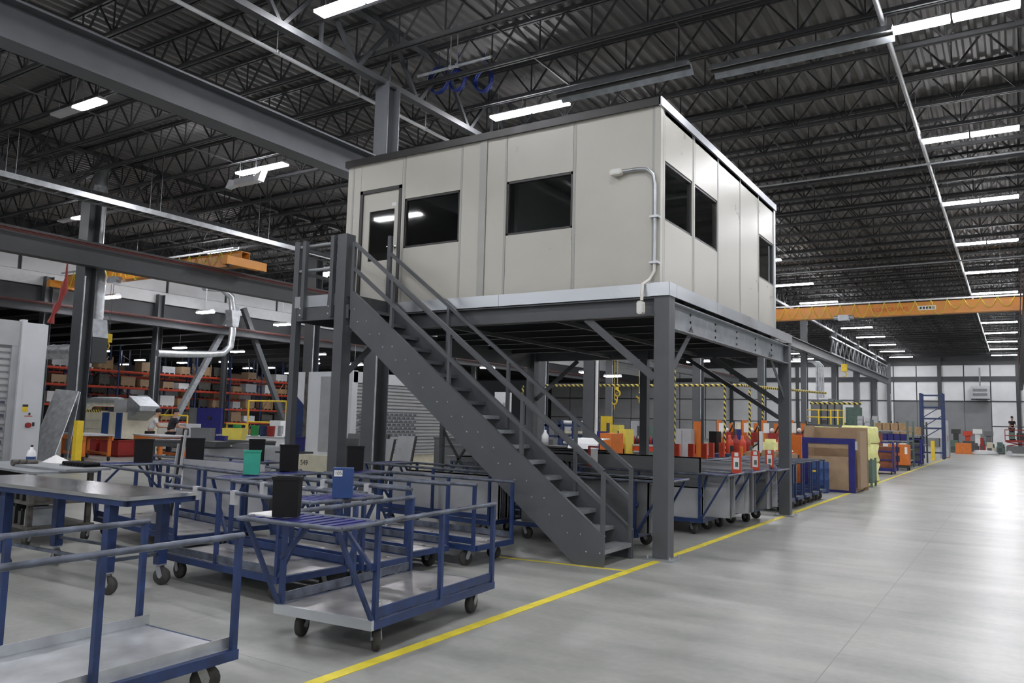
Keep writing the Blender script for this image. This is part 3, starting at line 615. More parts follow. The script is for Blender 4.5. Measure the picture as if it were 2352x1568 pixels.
def cart(label, loc, rz, L=1.9, W=.92, shelf=1, nb=3, deck='cart_deck', frame='blue', rails=(1, 1), group=None, clips=False, lip=None, sw=(0.3, -.5, .2, 0), shelfz=RAIL, kick=True):
    """length along local x; shelf overhangs the +x end (shelf=1) or there is none (0)"""
    t = thing('platform_cart', label, 'cart', loc, rz, group); h, w = L/2, W/2
    b = MB()
    for s in (-1, 1):
        b.box(-h, h, s*w-.02, s*w+.02, DECK-.06, DECK); b.box(s*h-.02, s*h+.02, -w+.02, w-.02, DECK-.06, DECK)
    for x in (-h*.4, h*.4): b.box(x-.02, x+.02, -w, w, DECK-.06, DECK-.02)
    b.build('deck_frame', frame, t)
    b = MB(); b.box(-h+.01, h-.01, -w+.02, w-.02, DECK-.006, DECK+.004); b.build('deck_sheet', deck, t)
    if lip:
        b = MB(); b.box(h, h+.03, -w-.02, w+.02, DECK-.06, DECK+.01); b.build('end_strip', lip, t)
    for i, (sx, sy) in enumerate(((1, 1), (1, -1), (-1, 1), (-1, -1))): caster(t, sx*(h-.18), sy*(w-.1), swivel=sw[i])
    for s, on in zip((1, -1), rails):
        if not on: continue
        b = MB(); b.tube((-h, s*w, RAIL), (h, s*w, RAIL), .02, 8); b.build('side_rail', 'blue_worn', t)
        for k in range(nb):
            x = -h+.03+(L-.06)*k/(nb-1); b = MB(); b.box(x-.018, x+.018, s*w-.018, s*w+.018, DECK, RAIL-.012); b.build('post', frame, t)
        if kick:
            b = MB(); b.box(-h+.02, h-.02, s*w-.008, s*w+.008, DECK+.015, DECK+.085); b.build('kick_rail', frame if s > 0 else 'blue_worn', t)
        if clips:
            for x in (-h*.4, h*.25):
                b = MB(); b.box(x-.035, x+.035, s*w-.026, s*w+.026, RAIL-.11, RAIL+.022); b.build('label_clip', 'lamp_body', t)
    if shelf:
        x0, x1 = h-.05, h+.42; sh = MB()
        sh.tube((x0, -w-.04, shelfz), (x0, w+.04, shelfz), .017, 8); sh.tube((x1, -w-.04, shelfz), (x1, w+.04, shelfz), .017, 8); sh.tube((x0, -w-.02, shelfz), (x1, -w-.02, shelfz), .017, 8); sh.tube((x0, w+.02, shelfz), (x1, w+.02, shelfz), .017, 8)
        so = sh.build('shelf', 'blue_worn', t)
        n = 9
        for k in range(n):
            y = -w+.05+(W-.1)*k/(n-1); b = MB(); b.box(x0, x1, y-.028, y+.028, shelfz-.012, shelfz+.006); b.build('shelf_slat', 'blue_deep', so)
        for s in (-1, 1):
            b = MB(); b.bar((h, s*w, DECK), (x1-.03, s*(w-.02), shelfz-.02), .028, .028); b.build('shelf_brace', frame, t)
            b = MB(); b.bar((h, s*w, DECK+.35), (h, s*.12, shelfz-.02), .026, .026); b.build('shelf_brace', frame, t)
        for yy in (-.12, .12):
            pass
    return t
def tote(name, label, mt, c, rz, w=.3, d=.2, h=.42, lean=0.0, group=None, cat='bin', hollow=True):
    """tapered plastic tote, open side up"""
    t = thing(name, label, cat, c, rz, group); b = MB(); k = .95
    o4 = lambda f_, z: [(-w/2*f_, -d/2*f_, z), (w/2*f_, -d/2*f_, z), (w/2*f_, d/2*f_, z), (-w/2*f_, d/2*f_, z)]
    v = o4(k, 0)+o4(1, h)+o4(.9, h)+o4(k*.9, .015)
    fs = [(3, 2, 1, 0)]+[(i, (i+1) % 4, 4+(i+1) % 4, 4+i) for i in range(4)]+[(4+i, 4+(i+1) % 4, 8+(i+1) % 4, 8+i) for i in range(4)]+[(8+i, 8+(i+1) % 4, 12+(i+1) % 4, 12+i) for i in range(4)]+[(12, 13, 14, 15)]
    b._add(v, fs); b.build('shell', mt, t)
    b = MB()
    for (x0, x1, y0, y1) in ((-w/2-.006, w/2+.006, -d/2-.006, -d/2+.004), (-w/2-.006, w/2+.006, d/2-.004, d/2+.006), (-w/2-.006, -w/2+.004, -d/2, d/2), (w/2-.004, w/2+.006, -d/2, d/2)): b.box(x0, x1, y0, y1, h-.02, h+.002)
    b.build('rim', mt, t); return t
# --- the cart in the left corner
t = cart('empty blue cart with galvanised tray deck in the foreground corner', (-4.59, 2.46, 0), R_(91), 1.85, .96, 0, 3, 'galv', 'blue', kick=False)
b = MB()
for s in (-1, 1): b.box(-.9, .95, s*.44-.004, s*.44+.004, DECK+.005, DECK+.07)
b.build('tray_lip', 'galv', t)
# --- front cart A, shelf toward the camera
cart('empty blue cart with slatted end shelf parked next to the aisle line', (-4.43, 5.23, 0), R_(-86), 1.74, .9, 1, 3, 'cart_deck', 'blue', lip='aluminium', sw=(.8, .3, .1, 0))
tote('black_bin', 'tall black plastic bin standing on the front cart shelf', 'black_plastic', (-4.53, 4.1, RAIL+.02), R_(33), .19, .11, .285)
m_ = MB(); m_.box(-4.88, -4.62, 4.05, 4.3, RAIL+.008, RAIL+.02); solo('paper_sheet', m_, 'paper', 'loose white papers lying on the front cart shelf', 'paper')
# --- carts lying across, right ends by the stairs
cart('empty blue cart with worn shelf carrying the numbered blue box', (-6.56, 5.5, 0), R_(-3.5), 1.92, .8, 1, 3, 'cart_deck', 'blue', clips=True, sw=(.3, 1.2, .1, 0))
bx = thing('numbered_box', 'blue box with a white label reading 105 on a cart shelf', 'box', (-5.22, 5.38, RAIL+.02), R_(40))
m_ = MB(); m_.box(-.09, .09, -.06, .06, 0, .27); m_.build('shell', 'blue_box', bx)
m_ = MB(); m_.box(-.078, -.005, -.0635, -.06, .195, .25); lb = m_.build('label', 'paper', bx); text_mesh('number', '105', .043, 'black_plastic', lb, (-.0415, -.0645, .2225), (math.pi/2, 0, 0), .0006)
cart('empty blue cart with dark blue deck ends, second row behind the stairs end', (-6.55, 6.36, 0), R_(177), 2.2, .66, 1, 3, 'cart_deck', 'blue', clips=True)
cart('empty blue cart with dull steel deck, third row toward the mezzanine', (-6.72, 7.2, 0), R_(178), 2.25, .7, 1, 3, 'cart_deck', 'blue')
cart('empty blue cart with bright deck end, row nearest the staircase', (-6.35, 8.09, 0), R_(178), 2.1, .78, 1, 3, 'cart_deck', 'blue', sw=(.2, .1, 1.3, .4))
cart('long empty blue cart with black bin on its shelf, left row', (-9.45, 6.5, 0), R_(171), 2.35, .84, 1, 3, 'cart_deck', 'blue')
cart('blue cart holding upright pale sheets behind the black bin cart', (-9.45, 7.5, 0), R_(172), 2.2, .8, 1, 3, 'cart_deck', 'blue')
cart('blue cart in the back row before the pale bench', (-11.45, 8.62, 0), R_(-6), 2.2, .8, 1, 3, 'cart_deck', 'blue')
cart('blue cart carrying grey panels under the mezzanine landing', (-7.55, 10.15, 0), R_(175), 2.3, .8, 1, 3, 'cart_deck', 'blue')
tote('black_bin', 'black plastic bin at the far left end of a blue cart', 'black_plastic', (-10.72, 6.95, RAIL+.02), R_(52), .25, .18, .33)
tote('black_bin', 'black plastic bin on the shelf beside the leaning strips', 'black_plastic', (-10.78, 7.85, RAIL+.02), R_(52), .27, .18, .34)
tote('black_bin', 'black plastic bin in front of the pale bench', 'black_plastic', (-10.14, 8.5, RAIL+.02), R_(52), .24, .18, .34)
tote('teal_bin', 'teal green plastic tote standing on a cart shelf', 'teal', (-7.97, 6.62, RAIL+.02), R_(48), .2, .14, .29)
tote('black_bin', 'black plastic bin right of the teal tote', 'black_plastic', (-8.2, 7.42, RAIL+.02), R_(52), .24, .16, .34)
tote('black_bin', 'black plastic bin in front of the leaning grey doors', 'black_plastic', (-7.75, 8.2, RAIL+.02), R_(52), .22, .15, .33)
tote('blue_bin', 'small blue bin by the white machine door', 'blue_deep', PZ(676, 1036, .942), 0, .34, .26, .3)
_c = PZ(676, 1036, .942); m_ = MB(); m_.box(_c.x-.3, _c.x+.3, _c.y-.25, _c.y+.25, .9, .94); m_.box(_c.x-.03, _c.x+.03, _c.y-.03, _c.y+.03, 0, .9); m_.box(_c.x-.25, _c.x+.25, _c.y-.2, _c.y+.2, 0, .03); solo('pedestal', m_, 'steel_dark', 'small dark pedestal table under the blue bin', 'table')
# upright sheets on the left cart
for k in range(3):
    m_ = MB(); m_.box(-10.3, -8.55, 7.32+k*.1, 7.325+k*.1, DECK+.006, 1.02-.05*k); solo('sheet', m_, 'panel_light', 'pale scratched metal sheet upright on the cart behind the bins', 'metal sheet', 'upright sheets on the cart')
for k in range(3):
    m_ = MB(); m_.bar((-10.0-k*.07, 6.985, .01), (-9.93-k*.07, 7.06, 1.45-.1*k), .018, .035); solo('metal_strip', m_, 'dark_trim' if k % 2 else 'lamp_body', 'thin metal strip leaning against the cart with sheets', 'strip', 'leaning strips')
# --- carts loaded with panels on edge
def panels(x0, x1, y0, n, dy, z0, h, mt, label, group, slant=.0, jit=.06):
    for k in range(n):
        hh = h*(1-random.random()*.12); xx = random.uniform(-jit, jit); m_ = MB()
        y = y0+k*dy; m_.prism([(x0+xx, y, z0), (x1+xx, y, z0), (x1+xx, y+slant, z0+hh), (x0+xx, y+slant, z0+hh)], (0, .018, 0))
        # folded edge
        m_.box(x1+xx-.02, x1+xx, y, y+.045, z0, z0+hh-.01); m_.box(x0+xx, x1+xx, y, y+.045, z0+hh-.02, z0+hh)
        solo('steel_panel', m_, mt if isinstance(mt, str) else random.choice(mt), label, 'panel', group)
ldr = dict(deck='cart_deck', frame='blue', kick=False)
cart('blue cart loaded with pale edge-on panels by the corner column', (-5.3, 10.38, 0), R_(1), 1.95, .82, 1, 3, **ldr)
panels(-6.1, -4.12, 10.02, 8, .085, DECK+.006, .72, ['panel_grey', 'panel_light'], 'grey folded panel standing on the cart by the corner column', 'panels on the cart by the corner column')
cart('blue cart loaded with tall dark panels behind the corner column', (-5.25, 12.62, 0), R_(1), 2.1, .85, 1, 3, **ldr)
panels(-6.2, -4.22, 12.235, 2, .07, DECK+.006, .48, 'panel_light', 'pale half-height panel at the front of the second loaded cart', 'pale panels of the second loaded cart')
panels(-6.2, -4.25, 12.4, 2, .07, DECK+.006, .95, 'panel_grey', 'full-height dark grey panel in the second loaded cart', 'dark panels of the second loaded cart')
panels(-6.0, -3.88, 12.56, 6, .075, DECK+.006, .72, ['panel_light', 'panel_light', 'panel_grey'], 'folded grey panel jutting from the second loaded cart', 'panels on the second loaded cart', .02)
cart('blue cart loaded with grey panels and a red tag, middle of three', (-5.2, 13.75, 0), R_(1), 2.1, .85, 1, 3, **ldr)
panels(-6.0, -3.85, 13.4, 8, .09, DECK+.006, .74, ['panel_grey', 'panel_light', 'panel_light'], 'folded grey panel on the middle loaded cart with red tag', 'panels on the third loaded cart', .02)
cart('blue cart loaded with grey panels beside the rear mezzanine column', (-5.05, 14.8, 0), R_(1), 2.1, .85, 1, 3, **ldr)
panels(-5.9, -3.78, 14.45, 8, .09, DECK+.006, .78, ['panel_grey', 'panel_light'], 'folded grey panel beside the rear mezzanine column', 'panels on the fourth loaded cart', .02)
for i, y in enumerate((12.95, 14.05, 15.0)):
    tg = thing('tag_holder', 'upright red tag holder with white route card on a loaded cart shelf', 'tag holder', (-3.86, y, RAIL+.006), R_(8), 'red tag holders on loaded carts')
    m_ = MB(); m_.box(-.075, .075, -.02, .02, 0, .34); m_.build('holder', 'red_orange', tg)
    m_ = MB(); m_.box(-.045, .045, -.024, -.02, .06, .25); c_ = m_.build('card', 'paper', tg); m_ = MB(); m_.box(-.02, .03, -.0255, -.024, .1, .18); m_.build('print', 'machine_green', c_)
    m_ = MB(); m_.box(-.03, .03, -.024, -.02, .27, .33); m_.build('tab', 'paper', tg)
for i, y in enumerate((17.0, 17.8, 18.6, 19.4, 20.2)):
    cart('empty dark blue cart in the row of parked carts before the cardboard', (-5.0, y, 0), R_(1), 2.1, .62, 0, 3, 'dirty_metal', 'blue', group='parked carts before the cardboard')
for i, (px_, py_) in enumerate(((1618, 1055), (1634, 1052), (1658, 1050), (1588, 1057), (1555, 1058))):
    p_ = PZ(px_, py_, RAIL); m_ = MB(); m_.box(p_.x-.06, p_.x+.06, p_.y-.05, p_.y+.05, RAIL, RAIL+.36); solo('tag_holder', m_, 'red_orange', 'plain red upright tag box among the parked carts', 'tag holder', 'plain red tag boxes')
# big dark panels stacked behind stairs
panels(-8.6, -6.45, 13.3, 5, .1, .26, .95, 'panel_dark', 'wide dark grey panel on the cart deep under the mezzanine', 'dark panels under the mezzanine')
cart('blue cart loaded with dark panels deep under the mezzanine', (-7.55, 13.55, 0), R_(0), 2.3, .85, 0, 3, **ldr)
panels(-8.65, -6.5, 11.9, 4, .1, .26, .8, 'panel_grey', 'wide grey panel on the cart behind the braced frame', 'grey panels behind the braced frame')
cart('blue cart loaded with grey panels behind the braced frame', (-7.6, 12.1, 0), R_(0), 2.3, .7, 0, 3, **ldr)
panels(-8.6, -6.5, 9.88, 4, .13, DECK+.006, .6, 'panel_light', 'pale grey panel lying upright under the landing', 'pale panels under the landing')
# ================================================================== WORK TABLE
wt = thing('work_table', 'long stainless-topped work table on blue legs with casters', 'table', (-8.24, 4.60, 0), R_(2.5))
m_ = MB(); m_.box(-1.65, 1.42, -.39, .39, .885, .92); m_.build('table_top', 'stainless', wt)
m_ = MB(); m_.box(-1.63, 1.40, -.37, -.33, .83, .885); m_.box(-1.63, 1.40, .33, .37, .83, .885); m_.box(1.36, 1.4, -.37, .37, .83, .885); m_.box(-1.63, -1.59, -.37, .37, .83, .885); m_.build('apron', 'blue', wt)
for (x, y) in ((1.05, -.28), (1.05, .28), (-.72, -.28), (-.72, .28)):
    m_ = MB(); m_.box(x-.045, x+.045, y-.045, y+.045, .2, .83); m_.build('leg', 'blue', wt)
    caster(wt, x, y, .085, random.uniform(-.5, .5), top=.205)
for y in (-.28, .28):
    m_ = MB(); m_.bar((-.72, y, .3), (1.05, y, .3), .03, .03); m_.build('stretcher', 'blue_worn', wt)
m_ = MB(); m_.bar((1.05, -.28, .3), (1.05, .28, .3), .03, .03); m_.build('stretcher', 'blue_worn', wt)
# tool cart behind the table
tc = thing('die_cart', 'dirty steel shelf cart packed with dies behind the work table', 'cart', (-11.45, 5.72, 0), R_(-6))
for (x, y) in ((-1.1, -.35), (1.1, -.35), (-1.1, .35), (1.1, .35)):
    m_ = MB(); m_.box(x-.03, x+.03, y-.03, y+.03, .16, .9); m_.build('post', 'dirty_metal', tc); caster(tc, x, y, .075, random.uniform(-1, 1), top=.165)
for z in (.2, .5, .88):
    m_ = MB(); m_.box(-1.2, 1.2, -.4, .4, z, z+.03); m_.build('shelf', 'dirty_metal' if z < .8 else 'galv_dull', tc)
m_ = MB(); m_.box(-1.25, -1.22, -.42, .42, .1, .85); m_.build('end_sheet', 'dark_trim', tc)
def tw(x, y, z):
    a = R_(-6); return Vector((-11.45+x*math.cos(a)-y*math.sin(a), 5.72+x*math.sin(a)+y*math.cos(a), z))
for z in (.23, .53):
    for k in range(11):
        p_ = tw(-1.0+k*.2, -.15, z+.001); m_ = MB(); hh = .12+.1*random.random()
        m_.cbox(p_+Vector((0, 0, hh/2)), (.09, .4, hh), Matrix.Rotation(R_(-6), 3, 'Z')); m_.cbox(p_+Vector((0, 0, hh+.015)), (.05, .36, .03), Matrix.Rotation(R_(-6), 3, 'Z'))
        solo('die', m_, random.choice(['dark_trim', 'dirty_metal', 'dark_trim', 'galv_dull']), 'steel press die standing in a row on the dirty shelf cart', 'die', 'dies on the shelf cart')
bo = thing('spray_bottle', 'white spray bottle with blue label on the tool cart', 'bottle', PZ(70, 1066, .912))
m_ = MB(); m_.lathe([(0, 0), (.056, 0), (.06, .02), (.06, .15), (.045, .19), (.02, .21), (.02, .24), (0, .24)], (0, 0, 0), 16); m_.build('body', 'white', bo)
m_ = MB(); m_.lathe([(.0612, .03), (.0612, .11)], (0, 0, 0), 16); m_.build('label', 'blue_box', bo); m_ = MB(); m_.tube((0, 0, .24), (0, 0, .27), .018, 8); m_.build('cap', 'dark_trim', bo)
p_ = PZ(170, 1078, .91); m_ = MB(); m_.box(p_.x-.9, p_.x+.35, p_.y-.3, p_.y+.3, .911, .94); solo('plate_stack', m_, 'galv_dull', 'flat grey plate lying on the tool cart', 'plate')
p_ = PZ(132, 1062, .94); m_ = MB(); m_._add([(p_.x-.2, p_.y-.12, .941), (p_.x+.2, p_.y-.12, .941), (p_.x+.2, p_.y+.12, .941), (p_.x-.2, p_.y+.12, .941), (p_.x-.05, p_.y, 1.05)], [(3, 2, 1, 0), (0, 1, 4), (1, 2, 4), (2, 3, 4), (3, 0, 4)]); solo('paper', m_, 'paper', 'crumpled white paper on the tool cart', 'paper')
p_ = PZ(162, 1063, .94); m_ = MB(); m_.cbox((p_.x+.1, p_.y, .955), (.35, .16, .028)); solo('cloth', m_, 'red', 'folded red cloth on the tool cart', 'cloth')
p_ = PZ(185, 1070, .94); m_ = MB()
for k in range(7): m_.tube((p_.x-.25+k*.08, p_.y-.1, .97), (p_.x-.25+k*.08, p_.y+.12, .97), .03, 8)
m_.box(p_.x-.3, p_.x+.3, p_.y-.12, p_.y+.14, .941, .95); solo('tool_tray', m_, 'black_plastic', 'black tray of round punches on the tool cart', 'tray')
for k in range(3):
    p_ = PZ(36+k*17, 1068, .92); m_ = MB(); m_.tube((p_.x, p_.y-.05, .955), (p_.x, p_.y+.08, .955), .042, 12); solo('roller', m_, 'dirty_metal', 'short steel roller lying at the tool cart edge', 'roller', 'rollers on the tool cart')
# ================================================================== OVERHEAD SERVICES
def pipe_thing(name, label, path, r, mt, cat='pipe', hang=None, group=None, top=None):
    p0 = Vector(path[0]); t = thing(name, label, cat, p0, 0, group); m_ = MB(); m_.pipe(path, r, 8); m_.build('run', mt, t, True)
    if hang:
        for q in hang:
            m_ = MB(); m_.tube(q, (q[0], q[1], top or DZ-.2), .012, 5); m_.tube((q[0], q[1], q[2]-.03), (q[0], q[1], q[2]+.05), r*1.35, 8); m_.build('hanger', 'galv', t, True)
    return t
pipe_thing('conduit_run', 'bright white conduit running beneath the roof girder past the office', [(-13.45, -12, 9.6), (-13.45, 60, 9.6)], .045, 'white', 'conduit', [(-13.45, y, 9.6) for y in (4, 8.6, 11.2, 13.8, 16.4, 20)])
pipe_thing('sprinkler_main', 'long pale sprinkler main running along the roof above the aisle', [(-2.1, -12, 10.2), (-2.1, 96, 10.2)], .055, 'shutter_grey', 'pipe', [(-2.1, y, 10.2) for y in range(6, 90, 6)])
for Y, x0, x1 in ((27.4, -12, 3.5), (44, -12, 0.6), (14.5, -12.2, -10)):
    pipe_thing('sprinkler_branch', 'thin pale sprinkler branch pipe crossing the bay under the joists', [(x0, Y, 10.08), (x1, Y, 10.08)], .035, 'galv_dull', 'pipe', [(x0+1, Y, 10.08), (x1-1, Y, 10.08)], 'sprinkler branch pipes')
# radiant heater troughs
for x0, x1, Y in ((-9.6, -6.1, 16.9), (-5.75, -1.9, 17.4)):
    t = thing('radiant_heater', 'long dark radiant heater trough slung under the roof, '+('beside the office lamp' if x0 < -9 else 'toward the aisle'), 'heater', ((x0+x1)/2, Y, 9.85)); h = (x1-x0)/2
    m_ = MB(); m_.prism([(-h, -.3, .0), (-h, -.12, .2), (-h, .12, .2), (-h, .3, .0), (-h, .28, 0), (-h, .11, .18), (-h, -.11, .18), (-h, -.28, 0)], (2*h, 0, 0)); m_.build('reflector', 'galv_dull', t)
    m_ = MB(); m_.tube((-h, 0, .07), (h, 0, .07), .05, 10); m_.build('burner_tube', 'dark_trim', t)
    for s in (-.8, .8):
        m_ = MB(); m_.tube((s*h, 0, .2), (s*h, 0, .6), .008, 5); m_.build('hanger', 'galv', t)
# blue coiled hoses hanging from a joist
for i, (px_, r) in enumerate(((1005, .30), (1048, .24), (1108, .26))):
    c = PZ(px_, 183, 10.45); m_ = MB()
    for k in range(3): m_.pipe([c+Vector((r*math.cos(a/10*math.pi), .05*k, r*1.15*math.sin(a/10*math.pi))) for a in range(21)], .022, 6)
    m_.tube(c+Vector((0, .05, r*1.1)), c+Vector((0, .05, .75)), .01, 5)
    solo('hose_coil', m_, 'cable_blue', 'coil of blue hose hanging from the roof joist above the office', 'hose', 'blue hose coils')
# cable tray of the second bay
t = thing('cable_tray', 'silver ladder cable tray running under the roof on the left', 'cable tray', (-26.6, 20, 8.9))
for s in (-1, 1):
    m_ = MB(); m_.box(s*.3-.015, s*.3+.015, -30, 40, -.08, .1); m_.build('side_rail', 'galv', t)
RG = MB(); RG.box(-.3, .3, -.02, .02, -.06, -.03); RG = RG.mesh('rung'); RG.materials.append(M('galv'))
for k in range(110): place('rung', RG, t, (0, -28+k*.5, 0))
m_ = MB()
for k in range(4): m_.tube((-.2+k*.12, -30, -.0), (-.2+k*.12, 40, -.0), .035, 6)
m_.build('cable', 'dark_trim', t)['kind'] = 'stuff'
for k in range(14):
    m_ = MB(); m_.tube((0.33, -28+k*5, .1), (.33, -28+k*5, 2.2), .01, 5); m_.tube((-.33, -28+k*5, .1), (-.33, -28+k*5, 2.2), .01, 5); m_.build('hanger', 'galv', t)
# ducts
def duct(label, path, r, ribs=True, mt='galv'):
    t = thing('spiral_duct', label, 'duct', path[-1]); m_ = MB(); m_.pipe(path, r, 14); m_.build('run', mt, t, True)
    if ribs:
        P = [Vector(q) for q in path]
        for a, b in zip(P[:-1], P[1:]):
            n = int((b-a).length/.6)
            for k in range(n):
                c = a.lerp(b, (k+.5)/max(n, 1)); d = (b-a).normalized()*.02; m_ = MB(); m_.tube(c-d, c+d, (r if not isinstance(r, list) else r[0])*1.06, 14); m_.build('seam_band', 'galv', t, True)
    return t
yd = 16.6
t = duct('vertical silver spiral duct dropping beside the thick column', [(-29.6, yd, 11.2), (-29.6, yd, 8.3), (-29.6, yd, 7.4), (-29.4, yd+.1, 6.8), (-29.4, yd+.1, 6.2), (-29.4, yd+.1, 4.9)], .25)
m_ = MB(); m_.prism([(-29.75, yd-.2, 4.4), (-29.0, yd-.2, 4.4), (-29.15, yd-.2, 5.1), (-29.65, yd-.2, 5.1)], (0, .6, 0)); m_.build('transition', 'galv_dull', t, True)
m_ = MB(); m_.box(-29.75, -29.0, yd-.2, yd+.4, 3.45, 4.38); m_.build('fan_box', 'steel_dark', t, True)
duct('horizontal silver duct joining the fan box behind the white cabinet', [(-30.1, yd, 3.9), (-36, yd-.5, 3.9)], .28)
t = duct('silver duct with a swan neck near the chevron brace', [(-40, 29.0, 9.0), (-40, 30.3, 9.1), (-40, 30.95, 8.7), (-40, 31.1, 8.0), (-40, 31.2, 6.6), (-40, 31.1, 5.7), (-40, 30.6, 5.25), (-40, 29.5, 5.1), (-40, 27.6, 4.95), (-40, 26.3, 4.9)], .2, False)
m_ = MB(); m_.prism([(-40.3, 30.8, 7.9), (-40.3, 31.5, 7.9), (-40.3, 31.35, 6.9), (-40.3, 30.95, 6.9)], (.6, 0, 0)); m_.build('transition', 'galv', t, True)
# ================================================================== CRANES
def crane(label, x0, x1, Y, z0, z1, wd=.5, twin=False, textpos=None, festoon=True, hoist=.5, legs=None):
    t = thing('overhead_crane', label, 'crane', ((x0+x1)/2, Y, z0)); h = (x1-x0)/2; H = z1-z0
    for dy in ((-.9, .9) if twin else (0,)):
        m_ = MB(); m_.box(-h, h, dy-wd/2, dy+wd/2, 0, .03); m_.box(-h, h, dy-wd/2, dy+wd/2, H-.03, H); m_.box(-h, h, dy-wd/2+.04, dy-wd/2+.06, .03, H-.03); m_.box(-h, h, dy+wd/2-.06, dy+wd/2-.04, .03, H-.03); m_.build('girder', 'crane_orange', t)
    for s in (-1, 1):
        m_ = MB(); m_.box(s*h-.15, s*h+.15, -1.0, 1.0, -.1, .25); e_ = m_.build('end_carriage', 'crane_orange', t)
        for q in (-.8, .8):
            m_ = MB(); m_.tube((s*h-.1, q, -.02), (s*h+.1, q, -.02), .14, 12); m_.build('wheel', 'steel_dark', e_)
    m_ = MB(); m_.box(-h, h, -wd/2-.16, -wd/2-.1, H+.05, H+.13); m_.build('festoon_track', 'galv', t)
    if festoon:
        n = int(2*h/.75)
        for k in range(n):
            a = -h+.4+k*(2*h-.8)/n; b = a+(2*h-.8)/n; sag = H*.9+.25*random.random()
            if k > n*.72: sag = H*.75
            m_ = MB(); m_.pipe([(a+(b-a)*u/8, -wd/2-.13, H+.06-sag*(1-((u-4)/4)**2)) for u in range(9)], .018, 5); m_.build('festoon_cable', 'cable_yellow', t)
    hx = -h+2*h*hoist; m_ = MB(); m_.box(hx-.28, hx+.28, -wd/2-.4, -wd/2-.08, -.2, .1); m_.tube((hx-.5, -wd/2-.25, -.03), (hx-.28, -wd/2-.25, -.03), .11, 12); m_.tube((hx+.28, -wd/2-.25, -.03), (hx+.5, -wd/2-.25, -.03), .11, 12); ho = m_.build('hoist', 'galv_dull', t)
    m_ = MB(); m_.tube((hx-.1, -wd/2-.3, -.25), (hx-.05, -wd/2-.3, -2.6), .012, 5); m_.tube((hx+.1, -wd/2-.3, -.25), (hx+.05, -wd/2-.3, -2.6), .012, 5); m_.build('hoist_rope', 'dark_trim', ho)
    m_ = MB(); m_.box(hx-.14, hx+.14, -wd/2-.4, -wd/2-.2, -3.0, -2.6); m_.pipe([(hx, -wd/2-.3, -3.0), (hx+.12, -wd/2-.3, -3.15), (hx+.05, -wd/2-.3, -3.3), (hx-.1, -wd/2-.3, -3.25)], .03, 6); m_.build('hook_block', 'yellow', ho)
    if textpos is not None: text_mesh('lettering', 'KONECRANES', H*.42, 'red_orange', t, (-h+2*h*textpos, -wd/2-.005+.045, H*.5), (math.pi/2, 0, 0), .004)
    return t
c1 = crane('long orange bridge crane with yellow festoon cable spanning the aisle', -12.15, .55, 46.7, 7.84, 8.5, .5, textpos=.52, hoist=.34)
m_ = MB(); m_.box(1.6, 2.45, -.22, -.205, .22, .45); pl = m_.build('capacity_plate', 'paper', c1)
for k in range(5):
    m_ = MB(); m_.box(1.68+k*.15, 1.78+k*.15, -.222, -.2205, .27, .40); m_.build('capacity_mark', 'dark_trim', pl)
crane('orange bridge crane with bunched yellow cables over the back bay', -40.4, -26.9, 21.4, 7.82, 8.4, .5, textpos=.70, hoist=.36)
crane('twin-girder orange bridge crane seen beneath the mezzanine deck', -40.3, -28.0, 69, 7.82, 8.7, .55, twin=True, hoist=.7)
# red ribbon streamer by the column
m_ = MB(); pts = [PX(px_, py_, -27.9) for px_, py_ in ((152, 640), (146, 668), (138, 690), (130, 705), (122, 722), (116, 742))]; pts.insert(0, Vector((pts[0].x, pts[0].y, 6.85)))
m_.pipe(pts, [.02, .05, .13, .06, .12, .05, .12], 6); solo('red_streamer', m_, 'red', 'red pennant streamer hanging beside the thick column', 'streamer')
# ================================================================== WHITE MACHINES WITH SHUTTERS
def slat_shutter(t, X, y0, y1, z0, z1, n, vents=None):
    dz = (z1-z0)/n; g = MB(); g.prism([(X, y0, 0), (X+.05, y0, dz*.25), (X+.05, y0, dz*.75), (X, y0, dz*.97)], (0, y1-y0, 0)); off = t.location
    me = g.mesh('shutter_slat', Vector((X, (y0+y1)/2, 0))); me.materials.append(M('shutter_grey'))
    for k in range(n): place('shutter_slat', me, t, Vector((X, (y0+y1)/2, z0+k*dz))-off)
    if vents:
        va, vb, r0, r1, cw = vents; ve = MB(); ve.box(0, .012, -cw*.42, cw*.42, -dz*.22, dz*.22); ve = ve.mesh('vent_slot'); ve.materials.append(M('blue_worn'))
        for k in range(r0, r1):
            y = va+(cw/2 if k % 2 else 0)
            while y+cw/2 < vb: place('vent_slot', ve, t, Vector((X+.045, y+cw/2, z0+(k+.5)*dz))-off); y += cw*1.15
# left cabinet
t = thing('shutter_cabinet', 'white machine cabinet with grey roller shutter and red knob', 'machine', (-18.3, 8.3, 0))
def wp(name, mt, *bx):
    for q in bx: m_ = MB(); m_.box(*q); o = m_.build(name, mt, t, True)
    return o
wp('body', 'white_machine', (-19.2, -17.62, 6.4, 8.92, 0, 3.5)); wp('side_panel', 'white_machine', (-17.62, -17.5, 8.47, 8.92, 0, 3.48)); wp('header', 'shutter_grey', (-17.62, -17.52, 6.4, 8.40, 2.98, 3.5)); wp('frame', 'white_machine', (-17.62, -17.46, 8.38, 8.47, 0, 3.54)); wp('jamb', 'panel_light', (-17.62, -17.53, 8.24, 8.38, 0, 2.98))
slat_shutter(t, -17.62, 6.4, 8.24, .25, 2.95, 20, (6.6, 8.2, 5, 12, .17))
wp('warning_label', 'yellow', (-17.5, -17.494, 8.53, 8.64, 1.62, 1.72)); wp('warning_label', 'dark_trim', (-17.5, -17.494, 8.53, 8.64, 1.72, 1.77))
